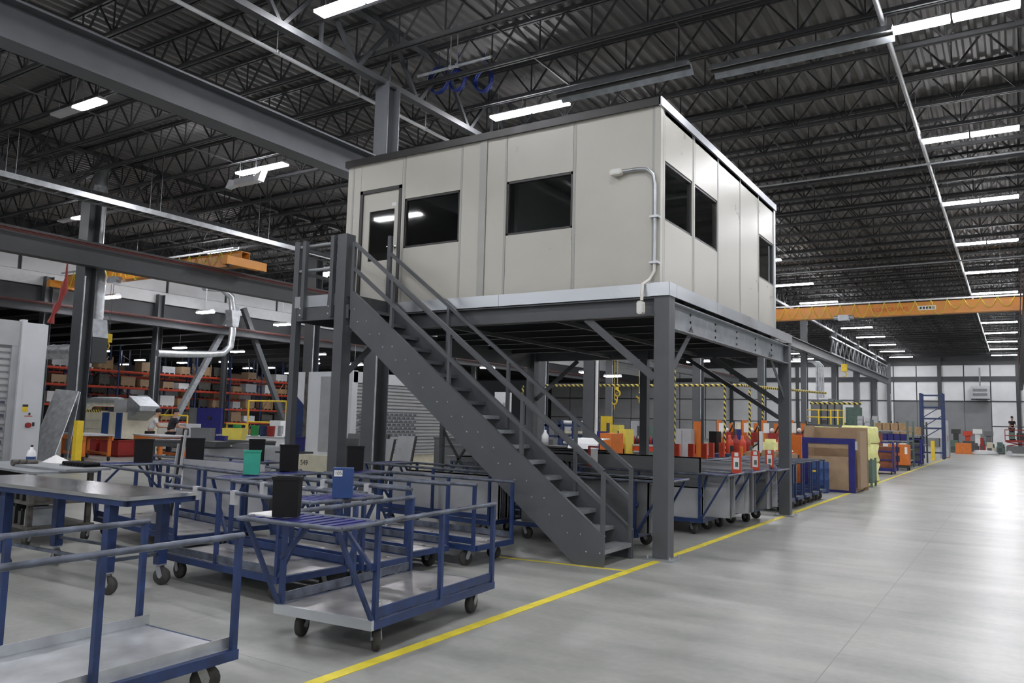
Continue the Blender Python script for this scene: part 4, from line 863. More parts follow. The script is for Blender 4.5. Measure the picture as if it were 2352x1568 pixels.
m_ = MB(); m_.tube((-17.5, 8.66, 1.34), (-17.44, 8.66, 1.34), .055, 12); m_.build('knob', 'red', t, True); wp('knob_plate', 'red_orange', (-17.5, -17.493, 8.58, 8.74, 1.52, 1.535)); wp('key_switch', 'dark_trim', (-17.5, -17.48, 8.75, 8.79, 1.32, 1.4), (-17.5, -17.48, 8.66, 8.69, 1.55, 1.6))
wp('edge_seal', 'machine_green', (-17.505, -17.495, 8.915, 8.925, .1, 2.8))
# centre machine
t = thing('shutter_machine', 'large white machine with vented roller shutter on a cream plinth', 'machine', (-18.2, 19.5, 0))
wp('plinth', 'cream', (-19.45, -16.9, 17.3, 24.0, 0, .5)); wp('body', 'white_machine', (-19.2, -16.85, 17.5, 24, .5, 3.05)); wp('header', 'white_machine', (-16.85, -16.74, 17.5, 24, 2.72, 3.05)); wp('corner_panel', 'white_machine', (-16.85, -16.74, 17.45, 17.68, .5, 3.08), (-16.85, -16.74, 22.6, 23, .5, 2.75))
slat_shutter(t, -16.84, 17.68, 22.6, .55, 2.72, 20, (17.75, 20.6, 5, 12, .2))
wp('door_trim', 'dirty_metal', (-18.75, -18.66, 17.44, 17.5, .5, 3.05)); wp('grey_panel', 'panel_light', (-18.1, -17.6, 17.485, 17.5, .6, 2.9))  # dark trim strip and a pale grey panel on the white end face
m_ = MB(); m_.prism([(-19.22, 17.48, .5), (-18.78, 17.48, .5), (-18.78, 17.48, 2.0), (-19.22, 17.48, 2.35)], (0, .03, 0)); m_.build('window', 'blue', t, True)
text_mesh('stencil', 'S49', .22, 'dark_trim', t, Vector((-18.45, 17.296, .25))-t.location, (math.pi/2, 0, 0), .002)
# leaning grey doors in front of it
for i, (px0, px1, py0, mt) in enumerate(((788, 826, 1006, 'panel_dark'), (826, 866, 1006, 'panel_grey'), (870, 905, 1007, 'panel_light'), (915, 953, 1000, 'panel_light'), (800, 848, 995, 'panel_grey'), (848, 892, 995, 'panel_grey'))):
    Y = 15.2+(.5 if i > 3 else 0); a = PY(px0, py0, Y+.3); b = PY(px1, py0, Y+.3); t = thing('leaning_door', ['dark grey door leaf leaning with a lock, next to the landing column', 'mid grey door leaf leaning beside the dark one', 'pale grey door leaf with a black edge leaning upright', 'pale tilted door leaf beside the shutter', 'grey door frame leaning behind the dark leaf', 'grey door frame leaning behind the mid grey leaf'][i], 'door leaf', ((a.x+b.x)/2, Y, 0)); hw = (b.x-a.x)/2; hz = a.z
    m_ = MB(); m_.prism([(-hw, 0, 0), (hw, 0, 0), (hw, .3, hz), (-hw, .3, hz)], (0, .03, 0)); m_.build('leaf', mt, t)
    m_ = MB(); m_.prism([(hw, 0, 0), (hw+.05, 0, 0), (hw+.05, .3, hz), (hw, .3, hz)], (0, .04, 0)); m_.build('edge', 'dark_trim', t)
    m_ = MB(); m_.cbox((-hw*.6, .22, hz*.72), (.1, .03, .06)); m_.build('lock', 'chrome', t)
for i, (x0, x1, Y, z1, mt) in enumerate(((-12.0, -10.6, 15.6, 1.05, 'panel_grey'), (-10.9, -9.6, 14.5, .85, 'panel_grey'), (-12.6, -11.7, 16.2, 1.2, 'panel_grey'))):
    m_ = MB(); m_.box(x0, x1, Y, Y+.12, .0, z1); m_.box(x0-.02, x1+.02, Y-.02, Y+.14, z1, z1+.03); solo('panel_stack', m_, mt, ['low stack of grey panels on edge behind the braced frame', 'low grey panel bundle beside the staircase back', 'grey panel bundle near the shutter corner'][i], 'panel bundle')
# bench with pale side before the machine
a = PZ(455, 1030, .9); b = PZ(650, 1030, .9); d = (b-a).normalized(); n_ = Vector((-d.y, d.x, 0))
if n_.x > 0: n_ = -n_
t = thing('roller_bench', 'long bench with pale front panel behind the blue carts', 'bench', ((a+b)/2).to_2d().to_3d())
m_ = MB(); m_.prism([(a.x, a.y, .45), (b.x, b.y, .45), (b.x, b.y, .9), (a.x, a.y, .9)], n_*.02); m_.build('front_panel', 'panel_light', t, True)
m_ = MB(); q0, q1 = a+n_*.02, b+n_*.02; m_.prism([(q0.x, q0.y, .9), (q1.x, q1.y, .9), (q1.x+n_.x, q1.y+n_.y, .9), (q0.x+n_.x, q0.y+n_.y, .9)], (0, 0, .04)); m_.build('table_top', 'panel_dark', t, True)
for u in (.03, .5, .97):
    for vv in (.1, .9):
        c = a.lerp(b, u)+n_*vv; m_ = MB(); m_.box(c.x-.03, c.x+.03, c.y-.03, c.y+.03, 0, .9); m_.build('leg', 'steel_dark', t, True)
for i, (px_, py_, mt, ww, hh, lab) in enumerate(((570, 1028, 'panel_grey', .6, .1, 'flat grey sheet bundle on the pale bench'), (625, 1030, 'galv', .5, .06, 'shiny curved metal offcut on the pale bench'), (495, 1026, 'panel_dark', .5, .12, 'dark tool tray on the pale bench'))):
    p_ = PZ(px_, py_, .94); m_ = MB(); m_.box(p_.x-ww/2, p_.x+ww/2, p_.y-.2, p_.y+.2, .941, .941+hh*.6); m_.box(p_.x-ww*.4, p_.x+ww*.45, p_.y-.16, p_.y+.17, .941+hh*.6, .941+hh); solo('sheet_bundle', m_, mt, lab, 'metal parts')
# ================================================================== LEFT BACKGROUND
for i, (pts, mt) in enumerate((([(95, 1058), (150, 1058), (180, 898), (128, 893)], 'galv'), ([(128, 1060), (160, 1058), (184, 900), (160, 898)], 'galv_dull'))):
    P = [PZ(pts[0][0], pts[0][1]), PZ(pts[1][0], pts[1][1])]; Y = P[0].y+.3*i; x0, x1 = P[0].x-.9+i*1.0, P[1].x+.3; m_ = MB()
    tp = [PY(pts[2][0], pts[2][1], Y+.9), PY(pts[3][0], pts[3][1], Y+.9)]
    m_.prism([(x0, Y, 0), (x1, Y, 0), (tp[0].x, Y+.9, tp[0].z), (tp[1].x, Y+.9, tp[1].z)], (0, .03, 0)); solo('leaning_sheet', m_, mt, ['big bright galvanised sheet leaning beside the white cabinet', 'big dull galvanised sheet leaning before the bright one'][i], 'metal sheet')
def simple_table(label, c, L, W, H, top, fr, rz=0, casters=True, shelf=False):
    t = thing('work_table', label, 'table', c, rz); m_ = MB(); m_.box(-L/2, L/2, -W/2, W/2, H-.05, H); m_.build('table_top', top, t)
    m_ = MB(); m_.box(-L/2+.03, L/2-.03, -W/2+.02, -W/2+.07, H-.2, H-.05); m_.box(-L/2+.03, L/2-.03, W/2-.07, W/2-.02, H-.2, H-.05); m_.build('apron', fr, t)
    for sx in (-1, 1):
        for sy in (-1, 1):
            x, y = sx*(L/2-.15), sy*(W/2-.1); m_ = MB(); m_.box(x-.05, x+.05, y-.05, y+.05, .15 if casters else 0, H-.05); lg = m_.build('leg', fr, t)
            if casters:
                m_ = MB(); m_.tube((x, y-.03, .07), (x, y+.03, .07), .07, 12); m_.tube((x, y, .07), (x, y, .16), .02, 6); m_.build('caster', 'rubber', lg)
    m_ = MB(); m_.box(-L/2+.1, L/2-.1, -W/2+.08, -W/2+.12, .18, .26); m_.box(-L/2+.1, L/2-.1, W/2-.12, W/2-.08, .18, .26); m_.build('stretcher', fr, t)
    if shelf:
        m_ = MB(); m_.box(-L/2+.1, L/2-.1, -W/2+.1, W/2-.1, .26, .29); m_.build('lower_shelf', fr, t)
    return t
simple_table('orange wheeled table with grey top by the yellow bollard', (-26.95, 15.3, 0), 2.4, 1.0, .88, 'panel_light', 'orange', R_(-12))
simple_table('orange wheeled table in front of the two workers', (-25.3, 17.0, 0), 2.4, 1.0, .88, 'panel_light', 'orange', R_(-12))
for i, (x, y) in enumerate(((-29.6, 17.3), (-28.25, 17.35))):
    m_ = MB(); m_.box(x-.55, x+.55, y-.4, y+.4, 0, .06); m_.box(x-.6, x+.6, y-.45, y+.45, .06, .62); m_.box(x-.63, x+.63, y-.48, y+.48, .57, .62); solo('red_skip', m_, 'red', ['red parts skip behind the first orange table', 'red parts skip beside the workers'][i], 'skip')
m_ = MB(); c = PY(176, 1040, 13.6); m_.box(c.x-.1, c.x+.1, 13.5, 13.7, 0, 1.35); m_.box(c.x-.18, c.x+.18, 13.42, 13.78, 0, .03); solo('bollard', m_, 'yellow', 'yellow steel guard post at the orange table', 'bollard')
t = thing('wash_tank', 'cream panelled wash machine with blue stripes and silver duct', 'machine', (-32.2, 19.2, 0))
wp('body', 'cream', (-34.4, -30.6, 18.8, 20.4, 0, 1.62));
for a, b in ((-32.0, -31.55), (-31.0, -30.62)): wp('stripe_panel', 'blue_box', (a, b, 18.76, 18.8, .2, 1.6))
for z in (.5, .9, 1.25): wp('seam', 'panel_light', (-34.4, -32.1, 18.785, 18.8, z, z+.02))
wp('hazard_edge', 'hazard', (-34.2, -32.2, 18.77, 18.8, 1.6, 1.7)); m_ = MB(); m_.pipe([(-34.4, 19.4, 1.7), (-34.2, 19.4, 1.95), (-33.8, 19.4, 2.05), (-31.8, 19.4, 2.05)], .2, 12); m_.build('exhaust_duct', 'galv', t, True)
m_ = MB(); m_.prism([(-30.6, 19.0, 1.3), (-29.8, 19.0, 1.7), (-29.8, 19.0, 1.9), (-30.6, 19.0, 2.3)], (0, .9, 0)); m_.build('hood', 'galv_dull', t, True); wp('top_box', 'panel_light', (-31.6, -30.7, 19, 20, 1.62, 2.15))
# pallet racks of the low bay
def rack(label, X, y0, nb, bay, levels, H, dep=1.1):
    t = thing('pallet_rack', label, 'rack', (X, y0+nb*bay/2, 0))
    for k in range(nb+1):
        y = y0+k*bay; m_ = MB()
        for x in (X, X-dep): m_.box(x-.05, x+.05, y-.05, y+.05, 0, H)
        n = int(H/.9)
        for j in range(n): m_.bar((X, y, .2+j*.9), (X-dep, y, .65+j*.9), .04)
        m_.build('upright', 'blue', t, True)
    for k in range(nb):
        for z in levels:
            for x in (X+.02, X-dep-.02):
                m_ = MB(); m_.box(x-.03, x+.03, y0+k*bay+.05, y0+(k+1)*bay-.05, z-.14, z); m_.build('beam', 'red_orange', t, True)
    return t
RL = [1.0, 2.05, 3.35, 4.45]
rack('tall blue and red pallet rack stacked with goods beyond the workers', -52.5, 25.5, 8, 3.1, RL, 6.2)
rack('blue and red pallet rack behind the front rack of the low bay', -58.5, 30, 8, 3.1, [1.4, 2.9, 4.4], 6.4)
rack('short blue and red pallet rack at the back left of the wash machine', -45.5, 17.0, 2, 3.1, [1.6, 2.6, 3.6], 4.8)
kinds = ['cardboard', 'cardboard', 'wood', 'panel_light', 'dark_trim', 'white', 'cardboard', 'dirty_metal']
def goods(X, y, z, mt, label, group):
    w_, d_, h_ = random.uniform(.7, 1.25), random.uniform(.7, 1.0), random.uniform(.35, .72); m_ = MB()
    m_.box(X-.55-d_/2, X-.55+d_/2, y-w_/2, y+w_/2, z+.11, z+.11+h_)
    for q in (-.4, 0, .4): m_.box(X-1.05, X-.05, y+q-.05, y+q+.05, z+.002, z+.09)
    m_.box(X-1.05, X-.05, y-.5, y+.5, z+.09, z+.11)
    if mt == 'wood':
        m_.bar((X-.02, y-.5, z+.1), (X-.02, y+.1, z+.9), .06); m_.bar((X-.02, y+.4, z+.1), (X-.02, y+.4, z+.9), .06)
    solo('pallet_load', m_, mt, label, 'pallet load', group)
for k in range(8):
    for li, z in enumerate([0]+RL):
        for s in (.28, .72):
            if random.random() < .12: continue
            goods(-52.5, 25.5+3.1*(k+s), z, kinds[(k*7+li*3+int(s*10)) % len(kinds)], 'boxed goods on a pallet in the front low bay rack, '+['floor', 'first', 'second', 'third', 'top'][li]+' level', 'pallet loads of the front rack '+str(li))
for k in range(8):
    for li, z in enumerate([1.4, 2.9, 4.4]):
        for s in (.28, .72):
            if random.random() < .3: continue
            goods(-58.5, 30+3.1*(k+s), z, random.choice(kinds), 'boxed goods on a pallet in the rear low bay rack, '+['low', 'middle', 'high'][li]+' level', 'pallet loads of the rear rack '+str(li))
for k in range(2):
    for li, z in enumerate([1.6, 2.6, 3.6]): goods(-45.5, 17+3.1*(k+.5), z, random.choice(['panel_light', 'white', 'dark_trim']), 'wrapped goods on the short rack, '+['low', 'middle', 'top'][li]+' shelf', 'loads of the short rack '+str(li))
for i, (px_, w_) in enumerate(((255, 1.7), (395, 1.4))):
    c = PX(px_, 925, -45); m_ = MB(); m_.lathe([(0, 0), (.75, 0), (.75, .06), (.3, .06), (.3, .8), (.75, .8), (.75, .86), (0, .86)], (-50.5, c.y, 0), 18, (0, 0, 1)); solo('cable_drum', m_, 'wood', 'wooden cable drum on the floor before the racks', 'drum', 'cable drums')
# panels, totes and benches in the middle distance
t = thing('control_panel', 'upright royal blue machine panel with grey side', 'machine', PY(480, 1040, 24).xy.to_3d())
a = PY(452, 985, 24); b = PY(511, 937, 24); c = PY(433, 985, 24); wp('blue_face', 'blue_deep', (a.x, b.x, 23.95, 24.05, .3, b.z)); wp('side', 'panel_grey', (c.x, a.x, 23.98, 25.0, .0, b.z)); wp('plinth', 'panel_dark', (a.x, b.x, 24.05, 25, 0, .8))
m_ = MB(); m_.tube((a.x+1.0, 23.95, 1.45), (a.x+1.0, 23.9, 1.45), .1, 10); m_.build('dial', 'dark_trim', t, True)
simple_table('dark steel bench carrying the grey and yellow totes', (-20.6, 15.6, 0), 3.6, 1.0, .88, 'panel_dark', 'steel_dark', R_(55), False)
tote('grey_tote', 'large grey plastic tote with white label on the dark bench', 'panel_grey', PZ(465, 1012, .9), R_(30), .55, .4, .36)
tote('yellow_tote', 'bright yellow plastic tote on the dark bench', 'bin_yellow', PZ(538, 1009, .9), R_(30), .62, .42, .34)
tote('blue_tray', 'low blue plastic tray in front of the yellow tote', 'blue_deep', PZ(508, 1011, .9), R_(30), .3, .25, .13)
for i, (px_, py_, mt) in enumerate(((585, 985, 'green'), (545, 975, 'green'), (622, 985, 'red'), (606, 990, 'blue'))):
    c = PY(px_, py_+8, 19); m_ = MB(); m_.lathe([(0, 0), (.13, 0), (.15, .35), (.16, .36), (.14, .36), (.0, .34)], (c.x, 19, .93), 12); solo('bucket', m_, mt, ['green bucket near the white rack', 'green bucket behind the yellow tote', 'red can on the packing bench', 'blue can beside the red can'][i], 'bucket')
simple_table('packing bench with white legs behind the yellow tote', (-22.3, 19.1, 0), 4.5, .8, .93, 'panel_light', 'white', 0, False)
# yellow guard frames
for lab, c0, c1, Y, z1 in (('tall yellow tubular guard frame before the racks', (568, 985), (655, 985), 27, 2.35), ('low yellow tubular rail beside the blue panel', (520, 985), (565, 985), 25, 1.2), ('low yellow rail behind the two workers', (340, 970), (430, 970), 27, 1.5)):
    a = PY(*c0, Y); b = PY(*c1, Y); t = thing('guard_frame', lab, 'guard rail', ((a.x+b.x)/2, Y, 0))
    for z in (z1, z1*.55):
        m_ = MB(); m_.tube((a.x, Y, z), (b.x, Y, z), .04, 8); m_.build('rail', 'yellow', t, True)
    for x in (a.x, b.x):
        m_ = MB(); m_.tube((x, Y, 0), (x, Y, z1), .045, 8); m_.build('post', 'yellow', t, True)
# assorted machines in the gaps
def machine(label, px0, px1, pytop, Y, mt, dep=.9, trim='panel_dark', extra=None):
    a = PY(px0, pytop, Y); b = PY(px1, pytop, Y); t = thing('machine_tool', label, 'machine', ((a.x+b.x)/2, Y, 0)); h = a.z
    m_ = MB(); m_.box(a.x, b.x, Y, Y+dep, .1, h*.62); m_.build('base', mt, t, True); w_ = b.x-a.x
    m_ = MB(); m_.box(a.x+w_*.1, b.x-w_*.25, Y+.1, Y+dep*.8, h*.62, h); m_.build('head', mt, t, True)
    m_ = MB(); m_.box(a.x+w_*.02, b.x-w_*.02, Y+.02, Y+dep-.05, 0, .1); m_.build('plinth', trim, t, True)
    m_ = MB(); m_.box(b.x-w_*.22, b.x-w_*.05, Y-.06, Y+.1, h*.55, h*.85); m_.build('control_box', extra or trim, t, True)
    m_ = MB(); m_.box(a.x+w_*.15, b.x-w_*.35, Y-.01, Y, h*.2, h*.5); m_.build('door', trim, t, True); return t
machine('white draped machine beside the dark-shirted worker', 355, 400, 970, 21, 'white', 1, 'dark_trim')
machine('pale machine with dark guard left of the grey tote', 395, 432, 972, 20, 'panel_light', 1, 'dark_trim')
machine('brown poster board box near the workers', 345, 362, 1000, 22.5, 'wood', .5, 'red')
machine('white tall cabinet machine right of the guard frame', 612, 650, 965, 23.5, 'white', .8, 'galv_dull')

c = PZ(562, 418, 9.45); c.y = -11+1.88*round((c.y+11)/1.88); t = thing('suspended_heater', 'pale suspended air unit with flared sheet-metal wings below the roof', 'air unit', c)
m_ = MB(); m_.box(-.6, .4, -.15, .15, 0, .2); m_.build('casing', 'lamp_body', t)
m_ = MB(); m_.prism([(.4, -.12, .02), (.75, -.25, -.06), (.85, -.2, .3), (.4, -.12, .18)], (0, .25, 0)); m_.build('wing', 'white', t)
m_ = MB(); m_.prism([(-.6, -.12, .02), (-.9, -.25, -.1), (-.8, -.2, .2), (-.6, -.12, .18)], (0, .25, 0)); m_.build('wing', 'lamp_body', t)
for q in (-.5, .3):
    m_ = MB(); m_.tube((q, 0, .2), (q, 0, .81), .012, 5); m_.build('hanger', 'galv', t)
# ================================================================== CENTRE BACKGROUND, UNDER THE MEZZANINE
# hazard-striped hanging frame
t = thing('striped_gantry', 'yellow and black striped pipe gantry over the welding stations', 'gantry', (-9, 26, 0))
for (x0, y0, z0, x1, y1, z1) in ((-15.0, 26, 3.05, -7.6, 26, 3.05), (-7.6, 26, 3.05, -6.3, 33, 3.1), (-6.9, 33, 2.7, -5.0, 33, 2.7)):
    m_ = MB(); m_.tube((x0, y0, z0), (x1, y1, z1), .045, 8); m_.build('beam', 'hazard', t, True)
for px_, Y in ((1665, 26), (1722, 29), (1752, 33), (1815, 33), (1200, 26)):
    c = PY(px_, 930, Y); m_ = MB(); m_.tube((c.x, Y, 0), (c.x, Y, 3.05), .042, 8); m_.build('post', 'hazard', t, True)
m_ = MB(); c = PY(1547, 950, 20); m_.tube((c.x, 20, 0), (c.x, 20, 3.4), .06, 8); m_.tube((c.x, 20, 0), (c.x, 20, .03), .14, 10); solo('striped_pole', m_, 'hazard', 'single yellow and black striped pole right behind the corner column', 'pole')
# hooks on ropes
for px_, py_ in ((1418, 903), (1411, 922), (1468, 908)):
    Yh = 30+(py_ % 7)*.5; c = PY(px_, py_, Yh); m_ = MB(); m_.tube((c.x, Yh, c.z+.1), (c.x, Yh, 11.2), .012, 5); m_.pipe([(c.x+.12*math.sin(a*.5), Yh, c.z+.12*math.cos(a*.5)) for a in range(0, 10)], .03, 6); m_.tube((c.x, Yh, c.z-.12), (c.x, Yh, c.z-.35), .02, 6); solo('crane_hook', m_, 'yellow', 'yellow lifting hook hanging on a long rope under the deck', 'hook', 'yellow hanging hooks')
def wpt(t, name, mt, *bx):
    for q in bx: m_ = MB(); m_.box(*q); o = m_.build(name, mt, t, True)
    return o
def cabinet(label, px0, px1, pytop, Y, mt, dep=.6, name='cabinet', cat='cabinet', z0=0.0, trim='dark_trim', doors=2):
    a = PY(px0, pytop, Y); b = PY(px1, pytop, Y); t = thing(name, label, cat, ((a.x+b.x)/2, Y+dep/2, z0)); h = a.z; w_ = b.x-a.x
    wpt(t, 'body', mt, (a.x, b.x, Y+.02, Y+dep, z0+.06, h)); wpt(t, 'plinth', trim, (a.x+.03, b.x-.03, Y+.05, Y+dep-.03, z0, z0+.06))
    for k in range(doors):
        x0 = a.x+w_*k/doors; x1 = a.x+w_*(k+1)/doors; d_ = wpt(t, 'door', mt, (x0+.012, x1-.012, Y, Y+.02, z0+.09, h-.03)); wpt(d_.parent if False else t, 'handle', trim, (x1-.09, x1-.06, Y-.025, Y, z0+(h-z0)*.45, z0+(h-z0)*.6))
    return t
cabinet('tall orange steel cabinet under the deck by the second column', 1378, 1406, 994, 22, 'orange', .8, doors=1)
cabinet('tall yellow machine guard panel under the deck', 1421, 1438, 985, 23, 'bin_yellow', .6, doors=1)
cabinet('grey two-door electrical cabinet behind the corner column', 1545, 1588, 984, 24, 'panel_light', .7)
cabinet('slim orange column housing beside the grey cabinet', 1592, 1603, 967, 24.3, 'orange', .3, doors=1)
cabinet('blue side panel next to the orange cabinet', 1370, 1379, 990, 22.5, 'blue_deep', .5, doors=1)
simple_table('long red-orange welding table under the deck', PY(1482, 1010, 24).xy.to_3d(), 1.6, 1.0, 1.05, 'panel_light', 'red_orange', 0, False)
simple_table('low red-orange table near the white sheet', PY(1465, 1010, 20.5).xy.to_3d(), 1.6, .9, .8, 'panel_dark', 'red_orange', 0, False)
for k in range(10):
    c = PY(1447+k*6.5, 996, 24); m_ = MB(); m_.lathe([(0, 0), (.05, 0), (.05, .16), (.025, .2), (.025, .26), (0, .26)], (c.x, 24.1, 1.052), 8); solo('bottle', m_, random.choice(['blue_deep', 'blue_deep', 'red', 'dark_trim']), 'small bottle in the row on the red-orange welding table', 'bottle', 'bottles on the welding table')
# white curved sheet
m_ = MB(); a = PZ(1303, 1045, .75); b = PZ(1376, 1048, .75)
prof = [(.0, .75), (.0, .95), (.1, 1.1), (.35, 1.22), (.9, 1.25)]
for i in range(4):
    (d0, z0), (d1, z1) = prof[i], prof[i+1]; m_._add([(a.x, a.y+d0, z0), (b.x, a.y+d0, z0), (b.x, a.y+d1, z1), (a.x, a.y+d1, z1), (a.x, a.y+d0+.02, z0-.02), (b.x, a.y+d0+.02, z0-.02), (b.x, a.y+d1+.02, z1-.02), (a.x, a.y+d1+.02, z1-.02)], [(0, 1, 2, 3), (7, 6, 5, 4), (0, 4, 5, 1), (1, 5, 6, 2), (2, 6, 7, 3), (3, 7, 4, 0)])
m_.box(a.x+.1, a.x+.16, a.y+.3, a.y+.36, 0, 1.19); m_.box(b.x-.16, b.x-.1, a.y+.3, a.y+.36, 0, 1.19); m_.box(a.x+.05, b.x-.05, a.y+.2, a.y+.5, 0, .05)
solo('curved_cover', m_, 'white', 'white curved sheet-metal cover on a stand behind the staircase', 'cover')
# red C-shaped tag frame on the stairs side
c = PZ(1362, 1070, .97); t = thing('red_tag_holder', 'red C-shaped tag frame on the dark panels behind the stairs', 'tag holder', c)
m_ = MB(); m_.box(-.09, -.06, -.02, .02, 0, .34); m_.box(-.06, .09, -.02, .02, 0, .03); m_.box(-.06, .09, -.02, .02, .31, .34); m_.build('frame', 'red', t)
m_ = MB(); m_.box(-.05, .08, .01, .015, .05, .29); m_.build('card', 'paper', t)
# racks of pipe bundles with blue frames
for i, (px0, px1, Y, lab) in enumerate(((1255, 1285, 26, 'blue cantilever rack under the deck'), (1290, 1345, 28, 'blue rack with rows of orange and white bundles under the deck'))):
    a = PY(px0, 960, Y); b = PY(px1, 960, Y); t = thing('bundle_rack', lab, 'rack', ((a.x+b.x)/2, Y, 0))
    for x in (a.x, b.x):
        wpt(t, 'upright', 'blue', (x-.06, x+.06, Y, Y+.12, 0, 1.75), (x-.06, x+.06, Y+1.1, Y+1.22, 0, 1.75))
    for z in (.4, .8, 1.2, 1.6): wpt(t, 'arm', 'blue', (a.x-.1, b.x+.1, Y, Y+.1, z-.08, z))
    if i:
        for z in (.4, .8, 1.2, 1.6):
            m_ = MB()
            for q in range(6): m_.tube((a.x, Y+.1+q*.17, z+.08), (b.x, Y+.1+q*.17, z+.08), .075, 8)
            solo('pipe_bundle', m_, random.choice(['orange', 'white', 'cream', 'red']), 'bundle of '+['low', 'second', 'third', 'top'][[.4, .8, 1.2, 1.6].index(z)]+' tier tubes in the blue rack under the deck', 'bundle')
simple_table('orange bench with drill press behind the stairs', PY(1250, 1008, 22).xy.to_3d(), 2.0, .8, .95, 'dark_trim', 'orange', 0, False)
c = PY(1241, 1005, 21.6); m_ = MB(); m_.lathe([(0, 0), (.11, 0), (.11, .3), (.04, .42), (.04, .48), (0, .48)], (c.x, 21.9, .952), 12); solo('jug', m_, 'white', 'white plastic jug on the orange bench behind the stairs', 'jug')
machine('cream machine with curved hood seen between the treads', 1135, 1190, 975, 24, 'cream', 1.2)
machine('white pleated machine cover behind the upper treads', 1130, 1165, 900, 27, 'white', .8, 'panel_light')
machine('yellow press with tall frame under the deck', 1375, 1400, 955, 33, 'yellow', .8)
machine('yellow machine guard row under the deck', 1402, 1425, 975, 30, 'bin_yellow', .8)
for k in range(7):
    machine('grey machine in the line along the back of the welding area', 1255+k*38, 1280+k*38, 978-(k % 3)*6, 38+(k % 2)*4, ['panel_grey', 'panel_light', 'machine_green', 'blue_box'][k % 4], .9)['group'] = 'machines behind the welding area'
# welding stations with orange uprights
for i, (px_, lab) in enumerate(((1665, 'first'), (1722, 'second'), (1768, 'third'), (1830, 'fourth'))):
    Y = 28.6+(i % 2)*1.1; c = PY(px_, 965, Y); x = c.x; t = thing('welding_station', lab+' welding station with orange board and hoses, counted from the corner column', 'welding station', (x, Y, 0))
    wpt(t, 'board', 'orange', (x-.3, x-.12, Y, Y+.05, .9, c.z), (x+.14, x+.3, Y, Y+.05, 1.2, c.z-.1), (x-.12, x+.14, Y, Y+.05, .9, 1.3)); wpt(t, 'post', 'steel_dark', (x-.34, x-.28, Y+.05, Y+.11, 0, c.z), (x+.28, x+.34, Y+.05, Y+.11, 0, c.z)); wpt(t, 'foot', 'steel_dark', (x-.4, x+.4, Y-.3, Y+.4, 0, .05))
    wpt(t, 'card', 'paper', (x-.22, x-.02, Y-.012, Y, c.z-.45, c.z-.1)); wpt(t, 'wire_feeder', 'red', (x+.02, x+.3, Y-.3, Y-.02, 1.15, 1.5)); wpt(t, 'power_source', ['blue_deep', 'red', 'dark_trim', 'red_orange'][i], (x-.3, x+.25, Y-.6, Y-.05, .1, .85))
    m_ = MB(); m_.pipe([(x+.2, Y-.1, 1.5), (x+.35, Y-.2, 1.75), (x+.5, Y-.3, 1.5), (x+.4, Y-.35, 1.1), (x+.1, Y-.3, .9)], .03, 6); m_.build('hose', 'dark_trim', t, True)
    m_ = MB(); m_.lathe([(0, 0), (.07, 0), (.08, .04), (0, .05)], (x+.1, Y-.05, c.z-.35), 12, (0, -1, 0)); m_.build('gauge', 'paper', t, True)
for i, (px_, Y) in enumerate(((1676, 25.5), (1690, 26.3), (1705, 25.2), (1717, 25.6), (1790, 26))):
    c = PY(px_, 1020, Y); m_ = MB(); m_.lathe([(0, 0), (.12, 0), (.12, 1.15), (.1, 1.25), (.04, 1.32), (.04, 1.42), (0, 1.42)], (c.x, Y, 0), 14); solo('gas_cylinder', m_, 'red_orange' if i % 2 == 0 else 'red', 'orange-red gas cylinder standing at the welding stations', 'gas cylinder', 'gas cylinders')
cabinet('blue tool cabinet behind the gas cylinders', 1682, 1700, 985, 32, 'blue_deep', .6)
cabinet('black plastic waste bin by the first welding station', 1628, 1645, 990, 25, 'black_plastic', .5, 'waste_bin', 'bin', doors=1)
cabinet('beige panel board on the wall side behind the stations', 1680, 1704, 970, 36, 'cream', .3)
cabinet('white chart stand near the third welding station', 1743, 1751, 990, 24, 'white', .1, 'chart_stand', 'stand', doors=1)
cabinet('orange screen panel before the cardboard stack', 1821, 1840, 998, 25, 'orange', .1, 'welding_screen', 'screen', doors=1)
simple_table('orange tubular trolley by the third welding station', PY(1772, 1045, 24.5).xy.to_3d(), .9, .6, .8, 'red_orange', 'red_orange', 0)
for k in range(6):
    c = PY(1610+k*22, 1030, 21.6+k % 2); m_ = MB(); m_.box(c.x-.25, c.x+.25, c.y, c.y+.4, 0, .12); m_.box(c.x-.2, c.x+.2, c.y+.05, c.y+.35, .12, .75+.1*(k % 3)); m_.tube((c.x, c.y+.2, .75), (c.x, c.y+.2, 1.15), .05, 8); solo('pump_unit', m_, ['panel_dark', 'red_orange', 'blue', 'dark_trim', 'orange', 'machine_green'][k], ['dark', 'red-orange', 'blue', 'black', 'orange', 'green'][k]+' machine unit in the row between gantry posts', 'machine')
